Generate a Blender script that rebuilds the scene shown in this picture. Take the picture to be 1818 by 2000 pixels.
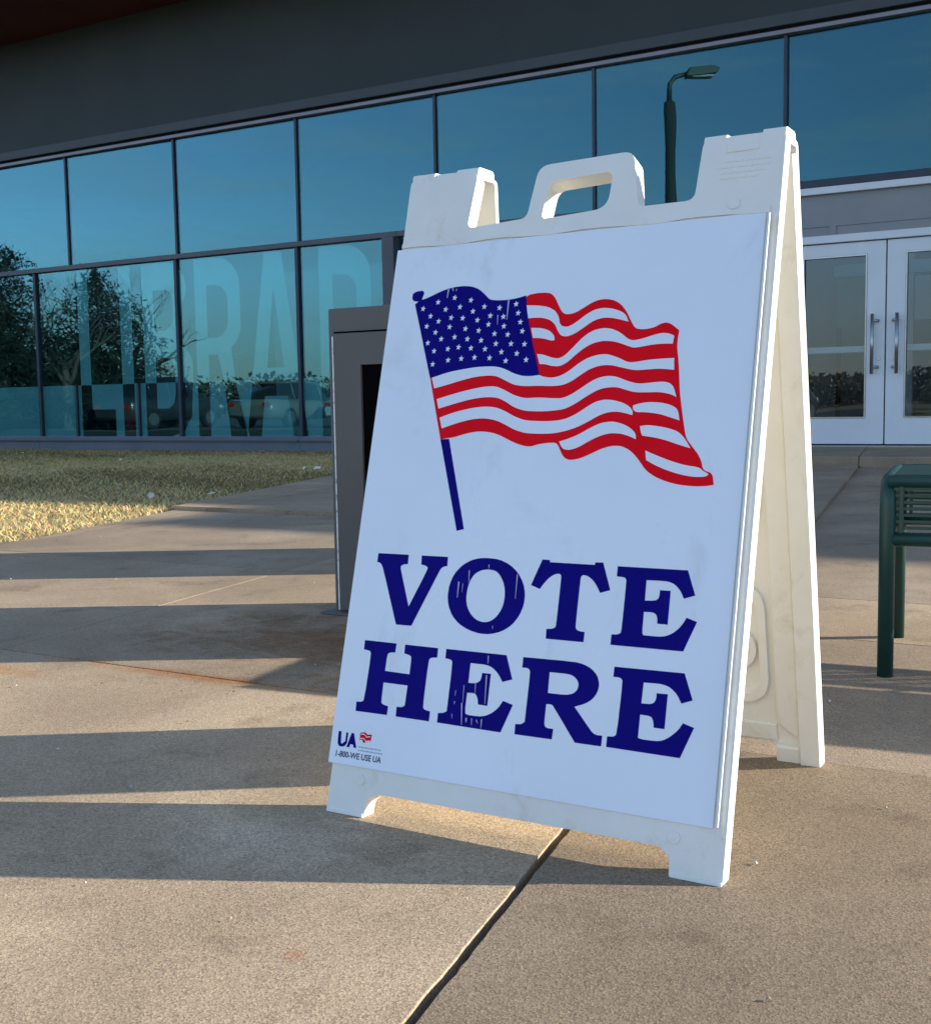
import bpy, bmesh, math, random
import numpy as np
from mathutils import Vector, Matrix
from mathutils.geometry import tessellate_polygon

scene = bpy.context.scene
for o in list(bpy.data.objects):
    bpy.data.objects.remove(o)
COL = scene.collection
random.seed(7)
RNG = np.random.default_rng(11)
R = math.radians

# ------------------------------------------------------------------ camera
cam_d = bpy.data.cameras.new('camera')
cam = bpy.data.objects.new('camera', cam_d)
COL.objects.link(cam)
cam_d.sensor_fit = 'HORIZONTAL'
cam_d.sensor_width = 36.0
cam_d.lens = 2271.24 / 1818 * 36.0
cam_d.clip_start = 0.05
cam_d.clip_end = 3000
CAM_H, PITCH, ROLL = 0.6226, -0.0932, -0.0164
fw = Vector((0, math.cos(PITCH), math.sin(PITCH)))
up = Vector((0, -math.sin(PITCH), math.cos(PITCH)))
rt = Vector((1, 0, 0))
r2 = rt * math.cos(ROLL) + up * math.sin(ROLL)
u2 = up * math.cos(ROLL) - rt * math.sin(ROLL)
cam.matrix_world = Matrix(((r2.x, u2.x, -fw.x, 0), (r2.y, u2.y, -fw.y, 0), (r2.z, u2.z, -fw.z, CAM_H), (0, 0, 0, 1)))
scene.camera = cam

# ------------------------------------------------------------------ sky, sun, exposure
SUN_EL = R(17.2)
SUN_AZ = R(0.0)          # measured from +X
world = bpy.data.worlds.new('World')
scene.world = world
world.use_nodes = True
wt = world.node_tree
for n in list(wt.nodes):
    wt.nodes.remove(n)
wo = wt.nodes.new('ShaderNodeOutputWorld')
wb = wt.nodes.new('ShaderNodeBackground')
sky = wt.nodes.new('ShaderNodeTexSky')
sky.sky_type = 'NISHITA'
sky.sun_disc = False
sky.sun_elevation = SUN_EL
sky.sun_rotation = R(90)
sky.air_density = 0.85
sky.dust_density = 0.0
sky.ozone_density = 1.4
wb.inputs['Strength'].default_value = SKY_STRENGTH = 0.15
# thin wispy clouds
tc = wt.nodes.new('ShaderNodeTexCoord')
mp = wt.nodes.new('ShaderNodeMapping')
mp.inputs['Scale'].default_value = (2.2, 2.2, 14.0)
nz = wt.nodes.new('ShaderNodeTexNoise')
nz.inputs['Scale'].default_value = 2.6
nz.inputs['Detail'].default_value = 7
nz.inputs['Roughness'].default_value = 0.6
nz.inputs['Distortion'].default_value = 0.5
cr = wt.nodes.new('ShaderNodeValToRGB')
cr.color_ramp.elements[0].position = 0.47
cr.color_ramp.elements[0].color = (0, 0, 0, 1)
cr.color_ramp.elements[1].position = 0.80
cr.color_ramp.elements[1].color = (0.45, 0.45, 0.45, 1)
mx = wt.nodes.new('ShaderNodeMix')
mx.data_type = 'RGBA'
mx.inputs['B'].default_value = (4.6, 4.7, 4.8, 1)
wt.links.new(tc.outputs['Generated'], mp.inputs['Vector'])
wt.links.new(mp.outputs['Vector'], nz.inputs['Vector'])
wt.links.new(nz.outputs['Fac'], cr.inputs['Fac'])
wt.links.new(cr.outputs['Color'], mx.inputs['Factor'])
tint = wt.nodes.new('ShaderNodeMix')
tint.data_type = 'RGBA'
tint.blend_type = 'MULTIPLY'
tint.inputs['Factor'].default_value = 1.0
tint.inputs['B'].default_value = (1.0, 0.985, 1.02, 1)
wt.links.new(sky.outputs['Color'], tint.inputs['A'])
# pale winter haze low round the whole horizon
sepz = wt.nodes.new('ShaderNodeSeparateXYZ')
hz = wt.nodes.new('ShaderNodeMapRange')
hz.interpolation_type = 'SMOOTHSTEP'
hz.inputs['From Min'].default_value = 0.0
hz.inputs['From Max'].default_value = 0.16
hz.inputs['To Min'].default_value = 0.75
hz.inputs['To Max'].default_value = 0.0
hmx = wt.nodes.new('ShaderNodeMix')
hmx.data_type = 'RGBA'
hmx.inputs['B'].default_value = (1.75, 1.9, 2.25, 1)
wt.links.new(tc.outputs['Generated'], sepz.inputs['Vector'])
wt.links.new(sepz.outputs['Z'], hz.inputs['Value'])
wt.links.new(hz.outputs['Result'], hmx.inputs['Factor'])
wt.links.new(tint.outputs['Result'], hmx.inputs['A'])
wt.links.new(hmx.outputs['Result'], mx.inputs['A'])
wt.links.new(mx.outputs['Result'], wb.inputs['Color'])
wt.links.new(wb.outputs['Background'], wo.inputs['Surface'])

sun_d = bpy.data.lights.new('sun', 'SUN')
sun_d.energy = 5.0
sun_d.angle = R(0.5)
sun_d.color = (1.0, 0.90, 0.76)
sun = bpy.data.objects.new('sun', sun_d)
COL.objects.link(sun)
sdir = Vector((math.cos(SUN_EL) * math.cos(SUN_AZ), math.cos(SUN_EL) * math.sin(SUN_AZ), math.sin(SUN_EL)))
sun.rotation_euler = (sdir).to_track_quat('Z', 'Y').to_euler()
sun.location = (30, 0, 20)

scene.render.engine = 'CYCLES'
scene.render.resolution_x = 930
scene.render.resolution_y = 1024
vs = scene.view_settings
vs.view_transform = 'Standard'
vs.look = 'None'
vs.exposure = 1.04
vs.gamma = 1
vs.use_curve_mapping = False
scene.cycles.max_bounces = 8
scene.cycles.transparent_max_bounces = 12

# ------------------------------------------------------------------ material helpers
def srgb(r, g, b):
    f = lambda c: (c / 255 / 12.92) if c / 255 <= 0.04045 else ((c / 255 + 0.055) / 1.055) ** 2.4
    return (f(r), f(g), f(b), 1)

def mat(name, col, rough=0.6, metal=0.0, spec=0.5):
    m = bpy.data.materials.new(name)
    m.use_nodes = True
    b = m.node_tree.nodes['Principled BSDF']
    b.inputs['Base Color'].default_value = (col[0], col[1], col[2], 1)
    b.inputs['Roughness'].default_value = rough
    b.inputs['Metallic'].default_value = metal
    b.inputs['Specular IOR Level'].default_value = spec
    return m

def N(m, t, **kw):
    n = m.node_tree.nodes.new(t)
    for k, v in kw.items():
        if k in n.inputs.keys():
            n.inputs[k].default_value = v
        else:
            setattr(n, k, v)
    return n

def LK(m, a, ao, b, bi):
    m.node_tree.links.new(a.outputs[ao], b.inputs[bi])

def noisy(name, c1, c2, scale=8, rough=0.6, detail=6, lo=0.35, hi=0.65, bump=0.0, bump_scale=None, coords='Object', metal=0.0, rvar=0.0, spec=0.5):
    """principled material whose colour drifts between two tones by noise, with fine relief"""
    m = mat(name, c1, rough, metal, spec)
    b = m.node_tree.nodes['Principled BSDF']
    t = N(m, 'ShaderNodeTexCoord')
    n = N(m, 'ShaderNodeTexNoise', Scale=scale, Detail=detail, Roughness=0.6)
    LK(m, t, coords, n, 'Vector')
    r = N(m, 'ShaderNodeValToRGB')
    r.color_ramp.elements[0].position = lo
    r.color_ramp.elements[1].position = hi
    r.color_ramp.elements[0].color = (*c1[:3], 1)
    r.color_ramp.elements[1].color = (*c2[:3], 1)
    LK(m, n, 'Fac', r, 'Fac')
    LK(m, r, 'Color', b, 'Base Color')
    if rvar:
        mr = N(m, 'ShaderNodeMapRange')
        mr.inputs['To Min'].default_value = rough - rvar
        mr.inputs['To Max'].default_value = rough + rvar
        LK(m, n, 'Fac', mr, 'Value')
        LK(m, mr, 'Result', b, 'Roughness')
    if bump:
        n2 = N(m, 'ShaderNodeTexNoise', Scale=bump_scale or scale * 6, Detail=4)
        LK(m, t, coords, n2, 'Vector')
        bp = N(m, 'ShaderNodeBump', Strength=bump, Distance=0.004)
        LK(m, n2, 'Fac', bp, 'Height')
        LK(m, bp, 'Normal', b, 'Normal')
    return m

# ------------------------------------------------------------------ object helpers
def put(name, me, parent=None, material=None):
    o = bpy.data.objects.new(name, me)
    COL.objects.link(o)
    if parent is not None:
        o.parent = parent
    if material is not None and len(me.materials) == 0:
        me.materials.append(material)
    return o

def empty(name, loc=(0, 0, 0), rz=0.0):
    o = bpy.data.objects.new(name, None)
    o.empty_display_size = 0.2
    COL.objects.link(o)
    o.location = loc
    o.rotation_euler = (0, 0, rz)
    return o

def tag(o, label=None, cat=None, group=None, kind=None):
    if label: o['label'] = label
    if cat: o['category'] = cat
    if group: o['group'] = group
    if kind: o['kind'] = kind
    return o

class MB:
    """collects vertices and faces of one mesh"""
    def __init__(self):
        self.v = []; self.f = []; self.smooth = set()
    def box(self, x0, x1, y0, y1, z0, z1):
        b = len(self.v)
        self.v += [(x, y, z) for z in (z0, z1) for y in (y0, y1) for x in (x0, x1)]
        self.f += [tuple(b + i for i in q) for q in ((0, 2, 3, 1), (4, 5, 7, 6), (0, 1, 5, 4), (2, 6, 7, 3), (0, 4, 6, 2), (1, 3, 7, 5))]
        return self
    def tube(self, pts, r, seg=12, cap=True, smooth=True):
        """round tube along pts; r a number or a list"""
        pts = [Vector(p) for p in pts]
        n = len(pts)
        rs = r if isinstance(r, (list, tuple)) else [r] * n
        rings = []
        prev = None
        for i, p in enumerate(pts):
            t = (pts[min(i + 1, n - 1)] - pts[max(i - 1, 0)]).normalized()
            if prev is None:
                a = Vector((0, 0, 1)) if abs(t.z) < 0.9 else Vector((1, 0, 0))
                x = t.cross(a).normalized()
            else:
                x = (prev - t * prev.dot(t)).normalized()
            prev = x
            y = t.cross(x)
            b = len(self.v)
            for k in range(seg):
                an = 2 * math.pi * k / seg
                self.v.append(tuple(p + (x * math.cos(an) + y * math.sin(an)) * rs[i]))
            rings.append(b)
        for i in range(n - 1):
            for k in range(seg):
                k2 = (k + 1) % seg
                if smooth: self.smooth.add(len(self.f))
                self.f.append((rings[i] + k, rings[i] + k2, rings[i + 1] + k2, rings[i + 1] + k))
        if cap:
            self.f.append(tuple(rings[0] + k for k in reversed(range(seg))))
            self.f.append(tuple(rings[-1] + k for k in range(seg)))
        return self
    def prism(self, loops, n0, n1, fn):
        """2D loops (first outer, then holes) extruded from n0 to n1; fn(a,b,n)->point"""
        tris = tessellate_polygon([[Vector((a, b, 0)) for a, b in lp] for lp in loops])
        flat = [p for lp in loops for p in lp]
        b0 = len(self.v)
        self.v += [tuple(fn(a, b, n1)) for a, b in flat]
        if n0 is not None:
            b1 = len(self.v)
            self.v += [tuple(fn(a, b, n0)) for a, b in flat]
        for t in tris:
            a, b, c = (flat[i] for i in t)
            area = (b[0] - a[0]) * (c[1] - a[1]) - (c[0] - a[0]) * (b[1] - a[1])
            t = t if area > 0 else tuple(reversed(t))
            self.f.append(tuple(b0 + i for i in t))
            if n0 is not None:
                self.f.append(tuple(b1 + i for i in reversed(t)))
        if n0 is not None:
            s = 0
            for li, lp in enumerate(loops):
                n = len(lp)
                ar = sum(lp[i][0] * lp[(i + 1) % n][1] - lp[(i + 1) % n][0] * lp[i][1] for i in range(n))
                fl = (ar > 0) if li == 0 else (ar < 0)
                for i in range(n):
                    j = (i + 1) % n
                    q = (b0 + s + i, b1 + s + i, b1 + s + j, b0 + s + j)
                    self.f.append(q if fl else tuple(reversed(q)))
                s += n
        return self
    def mesh(self, name):
        me = bpy.data.meshes.new(name)
        me.from_pydata(self.v, [], self.f)
        for i in self.smooth:
            me.polygons[i].use_smooth = True
        me.update()
        return me
    def build(self, name, material, parent=None, bevel=0.0, seg=2, angle=30):
        o = put(name, self.mesh(name), parent, material)
        if bevel:
            md = o.modifiers.new('bevel', 'BEVEL')
            md.width = bevel; md.segments = seg
            md.limit_method = 'ANGLE'; md.angle_limit = R(angle)
            md.use_clamp_overlap = True
        return o

def disc(r, seg=20, cx=0, cy=0):
    return [(cx + r * math.cos(2 * math.pi * k / seg), cy + r * math.sin(2 * math.pi * k / seg)) for k in range(seg)]

def round_poly(pts, r, seg=5):
    """round the corners of a polygon; r a number or per-corner list"""
    out = []
    n = len(pts)
    for i in range(n):
        p0, p1, p2 = Vector(pts[i - 1]), Vector(pts[i]), Vector(pts[(i + 1) % n])
        ri = r[i] if isinstance(r, (list, tuple)) else r
        if ri <= 0:
            out.append(tuple(p1)); continue
        d0 = (p0 - p1); d2 = (p2 - p1)
        t = min(ri, d0.length * 0.49, d2.length * 0.49)
        a = p1 + d0.normalized() * t; b = p1 + d2.normalized() * t
        for k in range(seg + 1):
            s = k / seg
            q = a * (1 - s) ** 2 + p1 * 2 * s * (1 - s) + b * s ** 2
            out.append((q.x, q.y))
    return out

def clip_poly(poly, a, b, c):
    """keep the part of a 2D polygon where a*x+b*y >= c"""
    out = []
    n = len(poly)
    for i in range(n):
        p, q = poly[i], poly[(i + 1) % n]
        dp, dq = a * p[0] + b * p[1] - c, a * q[0] + b * q[1] - c
        if dp >= 0: out.append(p)
        if dp * dq < 0:
            t = dp / (dp - dq)
            out.append((p[0] + (q[0] - p[0]) * t, p[1] + (q[1] - p[1]) * t))
    return out

# facade frame: u along the wall to the right, w out from the wall towards the viewer
BH = -0.519
B0 = Vector((-6.0604, 18.1954, 0))
BU = Vector((math.cos(BH), math.sin(BH), 0))
BN = Vector((math.sin(BH), -math.cos(BH), 0))
def FW(u, w, z=0.0):
    return B0 + BU * u + BN * w + Vector((0, 0, z))

# outlines of the printed artwork on the poster, in millimetres on the board
ART = {
'red': [(-62.6,817.5),(-46.9,820.3),(-31.5,820.5),(-20.6,818.6),(-12.8,811.5),(-6.3,799.7),(1.1,787.8),(7.6,783.7),(16.6,783.5),(26.6,786.4),(37.6,792.8),(48.6,799.3),(59.8,803.4),(72.7,804),(86,800.7),(96.7,793.6),(106.4,782),(115.1,766.3),(121.8,756.4),(130.4,754.1),(141.4,754.1),(152.2,756.3),(160,760.8),(167.9,762.8),(176.3,760.5),(189.5,749.7),(188.5,739.8),(188.6,725),(193.1,703.5),(196.3,679.6),(199.1,658.4),(204.8,632),(210.2,608.5),(214.5,591.6),(224.2,580),(234.3,568.5),(239.9,558.3),(242.7,548.2),(246.8,544.9),(253.3,543.2),(257.5,539.5),(260.3,525.6),(248.8,523.6),(230.9,523),(209.9,524.8),(191.1,529.1),(174.6,535.5),(160.2,544.4),(150.9,556),(141.7,566.5),(131.2,574.9),(118.2,580.1),(104.3,580),(88,575.4),(72,567.3),(55.6,560.4),(40,558),(30.8,562.3),(24.8,571),(19.9,580.5),(14.4,584.6),(0.3,584),(-14.3,581.8),(-24.4,578.4),(-35,578.9),(-50.7,583),(-70.2,591.4),(-85,597.9),(-102.7,601.4),(-118.6,602),(-137.3,599.1),(-159,592.8),(-184,589.3),(-217.6,690.3)],
'stripes': [[(-59.9,801.4),(-41.3,800.3),(-22.6,796.9),(-9.6,789.8),(-2.4,779.4),(-0.3,769.4),(5.5,764),(15.9,763.5),(28.4,770.8),(41.9,781.3),(55.6,788.4),(69.9,790.2),(84.5,787.9),(99.3,782.4),(106.2,776.5),(110.9,766.6),(97.8,770.5),(83.2,774.1),(68.7,774.8),(54.7,770.8),(41.2,761.7),(27.6,752.5),(14.8,748),(4.2,749.9),(-2.2,758.1),(-7.6,768.3),(-17,775.9),(-29.6,780),(-45,780.8),(-54.8,780.2)],[(-47.6,764.5),(-30.7,763.7),(-16.5,759.3),(-7.4,751.2),(-5.3,743.5),(-9.9,742.5),(-25.6,747.2),(-42.6,748.5)],[(-32.3,722.4),(-22.5,721.5),(-6.7,715.8),(5.4,714),(15.2,719.2),(27.1,731.4),(40.1,745.5),(53.6,754.9),(70.5,758.9),(85,757.3),(99.9,750.6),(112.3,740.4),(121,737.3),(134.6,739.4),(150.7,744.1),(164.1,747.1),(175,745.7),(183,741.9),(182,730.1),(165.7,730.8),(149.4,729.8),(133.1,727.2),(122.1,726.3),(110.5,730.9),(92.9,737.1),(75.5,739.2),(58.6,736.3),(44.9,729.3),(31.5,718.7),(18.2,706.5),(6.9,701.8),(-5.2,702.8),(-17.6,706.3),(-26.1,706.5)],[(186.2,708.6),(167.9,708.4),(146.2,707.2),(127.2,704.4),(116,704.7),(101.2,712),(83.6,718.2),(69.3,718.1),(52.5,713.7),(38.8,705.9),(25.4,695.1),(11.6,687.1),(-2.9,684.2),(-18.2,686.5),(-24.6,689.5),(-36.5,687.9),(-51.9,688.3),(-67.9,692.7),(-84.4,700.6),(-97.5,704.5),(-113.5,705.6),(-135.8,705.1),(-161.3,702),(-187,697.8),(-214.1,689.6),(-207.2,672.2),(-184.1,677.6),(-158.8,684.4),(-133.7,689.6),(-111.5,691),(-97.1,689.5),(-82.1,682.5),(-65.6,674.9),(-46.8,672.2),(-22.5,672.5),(-1.3,671.2),(16.3,672.5),(30.3,678.3),(43.8,687.7),(57.3,696.4),(74,701.4),(91.1,701.4),(108.5,696.8),(128.5,692.1),(147.7,692.9),(166.7,693.7),(187.7,691.2)],[(-200,654.4),(-172.1,662.1),(-140.6,669.4),(-115.5,673.2),(-96.6,673.3),(-80,666.7),(-63.5,658.4),(-44.4,653.2),(-20.3,654.2),(0.9,652.5),(18.7,652.2),(32.7,658.3),(46.2,666.9),(59.6,676.2),(73.2,682.7),(87.2,685.1),(101.5,683.4),(119.1,676.1),(136.2,671.7),(155.2,673.1),(171.3,674.3),(182.3,672.5),(189.5,666.5),(195,651.1),(186.6,655.4),(170.2,658.9),(151.2,658.8),(132,659.1),(117.7,663.2),(103.2,667.8),(86.3,667.4),(72.5,663.6),(56.3,654.3),(40.2,643.6),(23.6,635.5),(3.3,633),(-17.6,632.4),(-41.9,633.5),(-61,639.3),(-77.8,649.5),(-92.6,655.5),(-113.2,656.4),(-138.4,653.4),(-166.6,646.5),(-194.5,639)],[(-190.4,624.3),(-164.7,632.8),(-136.4,638.9),(-111.2,641.4),(-92.1,639.7),(-75.8,633.9),(-59.2,625.2),(-40,618.6),(-15.7,617.3),(5.2,617.2),(25.5,619.8),(42.1,627),(58.2,637.8),(71.6,645.8),(85.5,649.2),(99.7,648.1),(114.1,644.4),(125.9,638.3),(132.2,630.7),(131.4,625.4),(121.4,628.2),(107.2,631),(93.3,630.1),(79.6,625.3),(63.6,616),(47.2,607.9),(30.4,602.4),(10.4,598.4),(-13.3,597.8),(-37.5,599),(-56.6,604.6),(-73,612.6),(-87.8,618.9),(-108.7,622.8),(-130.8,621.5),(-155.8,615.9),(-183.9,606.8)],[(20.7,586),(34.8,590.1),(51.4,596.9),(67.5,606.4),(83.7,613.9),(100.4,616.3),(114.6,613.7),(129.1,607.5),(139.7,598.2),(140.6,589.7),(130.5,594.2),(116.3,598.2),(99.5,598.8),(83.1,594.2),(67,586.1),(53.6,577.9),(39.7,573.3),(29.4,574.3),(24.4,579.2)],[(131.3,639.6),(141.9,642.9),(158.1,644.5),(174.5,643),(188.2,639.6),(198.9,633.4),(202.9,616.9),(187.2,622.2),(170.7,627.1),(151.5,629.5),(136.4,629.6),(131.3,634.2)],[(144.9,608.8),(156.1,610.6),(172.5,608.7),(188.9,605.5),(202.6,600.7),(212.7,591.6),(222.7,576.9),(207.1,581.2),(188,587.7),(168.8,592.4),(149.6,595),(146.8,600.8)],[(156.7,573.2),(171.3,567.2),(193.5,559.1),(215.1,552.9),(237.4,549.9),(244.3,544.4),(251.8,540.7),(248.8,536.8),(232.2,536),(211.2,539.2),(189.5,545.6),(172.8,552.4),(159.2,559.3)]],
'canton': [(-264.3,814.8),(-255.7,822),(-247.2,823),(-235.8,826.9),(-216.6,834.8),(-197.1,839.6),(-177.3,840.7),(-160.5,838.7),(-146.6,832.7),(-133.9,822),(-126.4,814.7),(-113.3,812.7),(-95.8,812.3),(-80.2,813.6),(-62.6,817.5),(-58.6,795.5),(-51.3,769),(-41.1,737),(-30.5,708.1),(-24.6,689.5),(-36.5,687.9),(-51.9,688.3),(-67.9,692.7),(-84.4,700.6),(-97.5,704.5),(-113.5,705.6),(-135.8,705.1),(-161.3,702),(-187,697.8),(-217.5,689.7),(-231.3,726.6),(-248.4,772.7)],
'knob': [(-271.9,826),(-271.3,833.7),(-264.9,837.3),(-252.9,837.8),(-249.5,833.9),(-251.3,827.2),(-253.7,820.3),(-262.3,819.9),(-268.7,821.2)],
'pole': [(-184,589.3),(-168.4,589.9),(-122.3,448.9),(-134.5,445.6)],
'stars': [(-247.3,806.4),(-220.4,816),(-190.3,821.6),(-159.9,815.7),(-134,803.5),(-106.6,800),(-78.2,804.5),(-204.5,802.9),(-178.6,805.6),(-153.7,796.8),(-121.4,787.9),(-98,785.1),(-72.8,789.7),(-231.4,793.1),(-215,783.6),(-192.2,788.4),(-170.9,786.6),(-143.6,781.9),(-122.7,773.8),(-95,769.6),(-67.2,774.8),(-236.1,776.1),(-218.2,765.1),(-192.9,773.1),(-163.4,768.6),(-139.1,764.5),(-110,758),(-86.6,755.7),(-61.9,760),(-230,748),(-205.8,753.6),(-181.4,755.8),(-157.5,751.5),(-132.5,748.2),(-105.5,741.6),(-78.9,740.5),(-55.5,738.9),(-216.2,733.9),(-191.1,736.6),(-171.8,738.7),(-149,736.3),(-123.5,733.8),(-94,727.8),(-66.9,724.5),(-215.6,712.1),(-188,717.9),(-164.2,719.7),(-140.5,720.8),(-113.6,719),(-84.6,713.3),(-49.6,713.9)],
'letters': [[[(-271.1,404.4),(-214.6,404.7),(-214.1,390.2),(-223.5,388.8),(-226.6,385.5),(-225.6,380.6),(-203,324.4),(-178.7,380.5),(-177.4,386.2),(-180.7,389.1),(-189.8,390.7),(-190.9,404.7),(-144,404.9),(-143.3,390.8),(-150.1,389.5),(-154.1,386.1),(-156.2,381.8),(-193.7,295.4),(-221.6,295.3),(-258.3,380.2),(-262.8,387.1),(-266.6,389.8),(-271.3,390.2)]],[[(-77.3,406.8),(-55.8,405.9),(-36.8,398.8),(-21.9,387.6),(-11.9,373.5),(-6.6,357.9),(-6.7,340.6),(-12.3,324.3),(-22.4,310.3),(-37.4,299.8),(-56.1,294),(-74.3,293.4),(-93.2,297.2),(-111.4,305.2),(-124.8,317.1),(-133.1,331.5),(-136.3,346.4),(-135.5,363),(-129.6,379.2),(-118.1,393),(-103,402.1),(-89.5,405.8)],[(-70.4,389.8),(-59.6,388.4),(-52,383.1),(-44.7,372.8),(-40.7,362.3),(-39.3,349),(-40.7,336.8),(-45.3,325.8),(-53.1,316.5),(-63,311.3),(-73.6,310.9),(-84,314.1),(-93.5,321.5),(-100.2,331.2),(-103.5,341.8),(-104,355.4),(-101.6,369.2),(-95.3,380.6),(-86.9,386.5),(-78.7,389)]],[[(15.1,409.2),(26.7,409.4),(27.8,406),(97.8,405.9),(98.6,409.5),(110.3,409.9),(125.3,371.4),(110.3,366.6),(105,375.1),(98.1,383.6),(89.4,389.3),(81.8,390.6),(78.5,387.9),(78.3,382.4),(78.2,316.5),(79.7,312.5),(84.4,310.2),(93.1,309.8),(93,295.3),(34.1,295.3),(33.6,309.3),(42.5,310.2),(47.2,312.6),(48.1,317.5),(48.1,383.3),(47.2,388.6),(43.5,390.3),(36.1,388.5),(28.3,382.8),(21.7,374.7),(15.9,365.9),(1.2,370.9)]],[[(132.9,405.9),(235.3,405.9),(248.6,372.2),(233.3,366.7),(227.6,377.1),(219.3,385.1),(210.7,388.6),(201,389.3),(177.3,388.9),(177.8,360.4),(192.7,361.2),(197.3,364.5),(198.2,368.5),(198.2,376.2),(213.6,376.2),(213.8,329.8),(198.9,329.9),(198.1,338.1),(195.3,343.1),(190.2,345.1),(178,344.7),(178.4,316),(180.3,312.6),(203.2,312.4),(212.6,314),(221.7,318.3),(229.9,325.5),(235.8,333.8),(239.5,341.3),(254.5,336.6),(239.1,295.5),(133.8,295.3),(133.8,309.9),(142.5,310.3),(147.2,313),(148,318.1),(148,385.3),(146.8,389.3),(143.1,391.1),(133,391.5)]],[[(-274.6,266.6),(-215.9,266.4),(-216.1,252.5),(-226,251.6),(-230,248.2),(-230.4,222.9),(-185.9,222.1),(-186,247.4),(-188.9,250.6),(-199.8,252.6),(-200.3,266.1),(-141.5,265.9),(-141,251.7),(-152,250.6),(-155.3,246.2),(-155.4,176.6),(-152.4,172.6),(-141.9,171.2),(-141.7,156.5),(-200.7,156.8),(-201.3,171.4),(-191.6,171.8),(-187.2,175),(-186.6,205),(-230.4,205.2),(-230.2,175.6),(-227.8,172.5),(-216.5,170.3),(-216.8,157),(-274.7,156.8),(-275.3,171),(-265.3,171.7),(-261.6,175.3),(-259.8,246.1),(-262.7,250.8),(-274.4,252.2)]],[[(-127,266.1),(-25.4,266.1),(-11.6,232.1),(-27.2,227),(-34.7,237.3),(-44.8,245.5),(-55.8,249.1),(-83.1,249.1),(-83,219.9),(-70.8,220.5),(-66.5,222.5),(-62.5,226.6),(-61.9,236.6),(-47.3,236.7),(-47.1,190.2),(-62.6,190.5),(-64.4,198.8),(-67.8,204.3),(-71.9,206.1),(-82.9,205.3),(-83.1,176.9),(-79.5,173.4),(-59.1,173.5),(-48.9,175.4),(-37.7,181.2),(-28.5,189.8),(-22.5,200.2),(-6.1,196.2),(-21,155.1),(-127.6,156.5),(-128,170.4),(-118.5,171.8),(-113.5,174.7),(-113.6,246.8),(-116.5,250.9),(-126.9,252.1)]],[[(1.9,265.9),(81.6,266.8),(96.3,264.9),(109.6,259.6),(119.2,251.1),(123.6,239.3),(121.8,227.6),(115.8,218.2),(105.7,210.6),(89.7,204.5),(116.7,176),(121.8,171.6),(127.5,169.8),(135.5,170.2),(135.3,155.6),(95.9,155.5),(57,202.2),(54.3,203.8),(46.2,203.5),(46.2,176.8),(47.9,171.9),(51.9,170.2),(61.1,170.2),(60.6,155.6),(1.7,155.4),(1.2,169.9),(10.6,170.7),(15.6,174.6),(15.8,245.1),(13.6,249.4),(9.7,251),(2.2,250.8)],[(46.1,248.6),(75.7,248.9),(84.8,246.2),(91.1,240.3),(92.7,233.9),(90.7,227.1),(85.2,222.1),(74.4,219.2),(46.8,219.1)]],[[(143,265.8),(244,266.6),(258.3,232),(243.3,226.1),(236.4,237.2),(226.8,245.2),(217.7,248.4),(207.2,249.2),(187.6,248.5),(187.2,220.2),(201.2,220.7),(206.1,224),(207.7,229.8),(207.4,236.1),(223.3,236.4),(223.2,189.8),(207.9,190),(206.8,197.5),(203.7,203.5),(198.3,204.9),(187.1,205),(187,174.2),(190.5,172.5),(212,172.5),(222.1,174.4),(231.7,180.5),(242.4,190.8),(247.9,200.7),(263.7,196.4),(248,154.8),(142.7,155.8),(142.6,170.2),(152.1,170.9),(156.3,174.5),(157.3,247.1),(155,250.4),(151,251.9),(143,251.7)]]],
'scratch': [[(-120.6,368),(-118.1,368.2),(-118.2,344.2),(-119.2,344.1)],[(-23.2,384.8),(-21.4,384.9),(-21,348.9),(-21.7,348.9)],[(-104.5,386.2),(-102.7,386.3),(-101.8,367.9),(-102.5,367.8)],[(-72.3,396.9),(-70.5,397),(-70.5,390.9),(-71.2,390.8)],[(-112.5,365.8),(-111.5,365.9),(-111.5,352.2),(-111.9,352.2)],[(-53.9,306.5),(-52.7,306.6),(-52.7,301.9),(-53.2,301.8)],[(-54.8,234),(-52.7,234.2),(-50.7,192.4),(-51.6,192.4)],[(-71.3,221.8),(-69.8,221.9),(-68.9,205.5),(-69.5,205.5)],[(-90.6,189.3),(-88.2,189.5),(-85,158.3),(-86,158.2)],[(-89.8,215.8),(-88.6,216),(-87.6,189.6),(-88.1,189.6)],[(-55.4,262.4),(-53.6,262.5),(-53.3,250.6),(-54.1,250.6)],[(-80.3,168.7),(-77.6,169.1),(-77.9,162.5),(-79,162.3)],[(-70.6,169.2),(-69.1,169.4),(-68.7,159.6),(-69.3,159.6)],[(-63.1,168.2),(-61.3,168.4),(-58.9,163.4),(-59.6,163.4)],[(-54.4,169.8),(-52.4,170.1),(-52.7,157),(-53.5,156.9)],[(-102.4,206.5),(-101.2,206.7),(-101.9,198.6),(-102.4,198.6)],[(-102.8,190.6),(-100.9,190.8),(-101.4,186.7),(-102.1,186.6)],[(-104.4,171.8),(-103.2,172),(-102.2,165.5),(-102.7,165.4)],[(-93.5,812),(-90.7,811.9),(-90.6,779.8),(-91.7,779.9)],[(-205.2,838.7),(-202.2,838.5),(-203.7,822),(-204.9,822.1)],[(-197.8,839.6),(-195.2,839.4),(-194.3,832.7),(-195.3,832.8)],[(-109,788.5),(-107.3,788.4),(-106.5,773),(-107.2,773)],[(-189.6,836.4),(-187.9,836.3),(-188.6,832.3),(-189.3,832.4)]],
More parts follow.
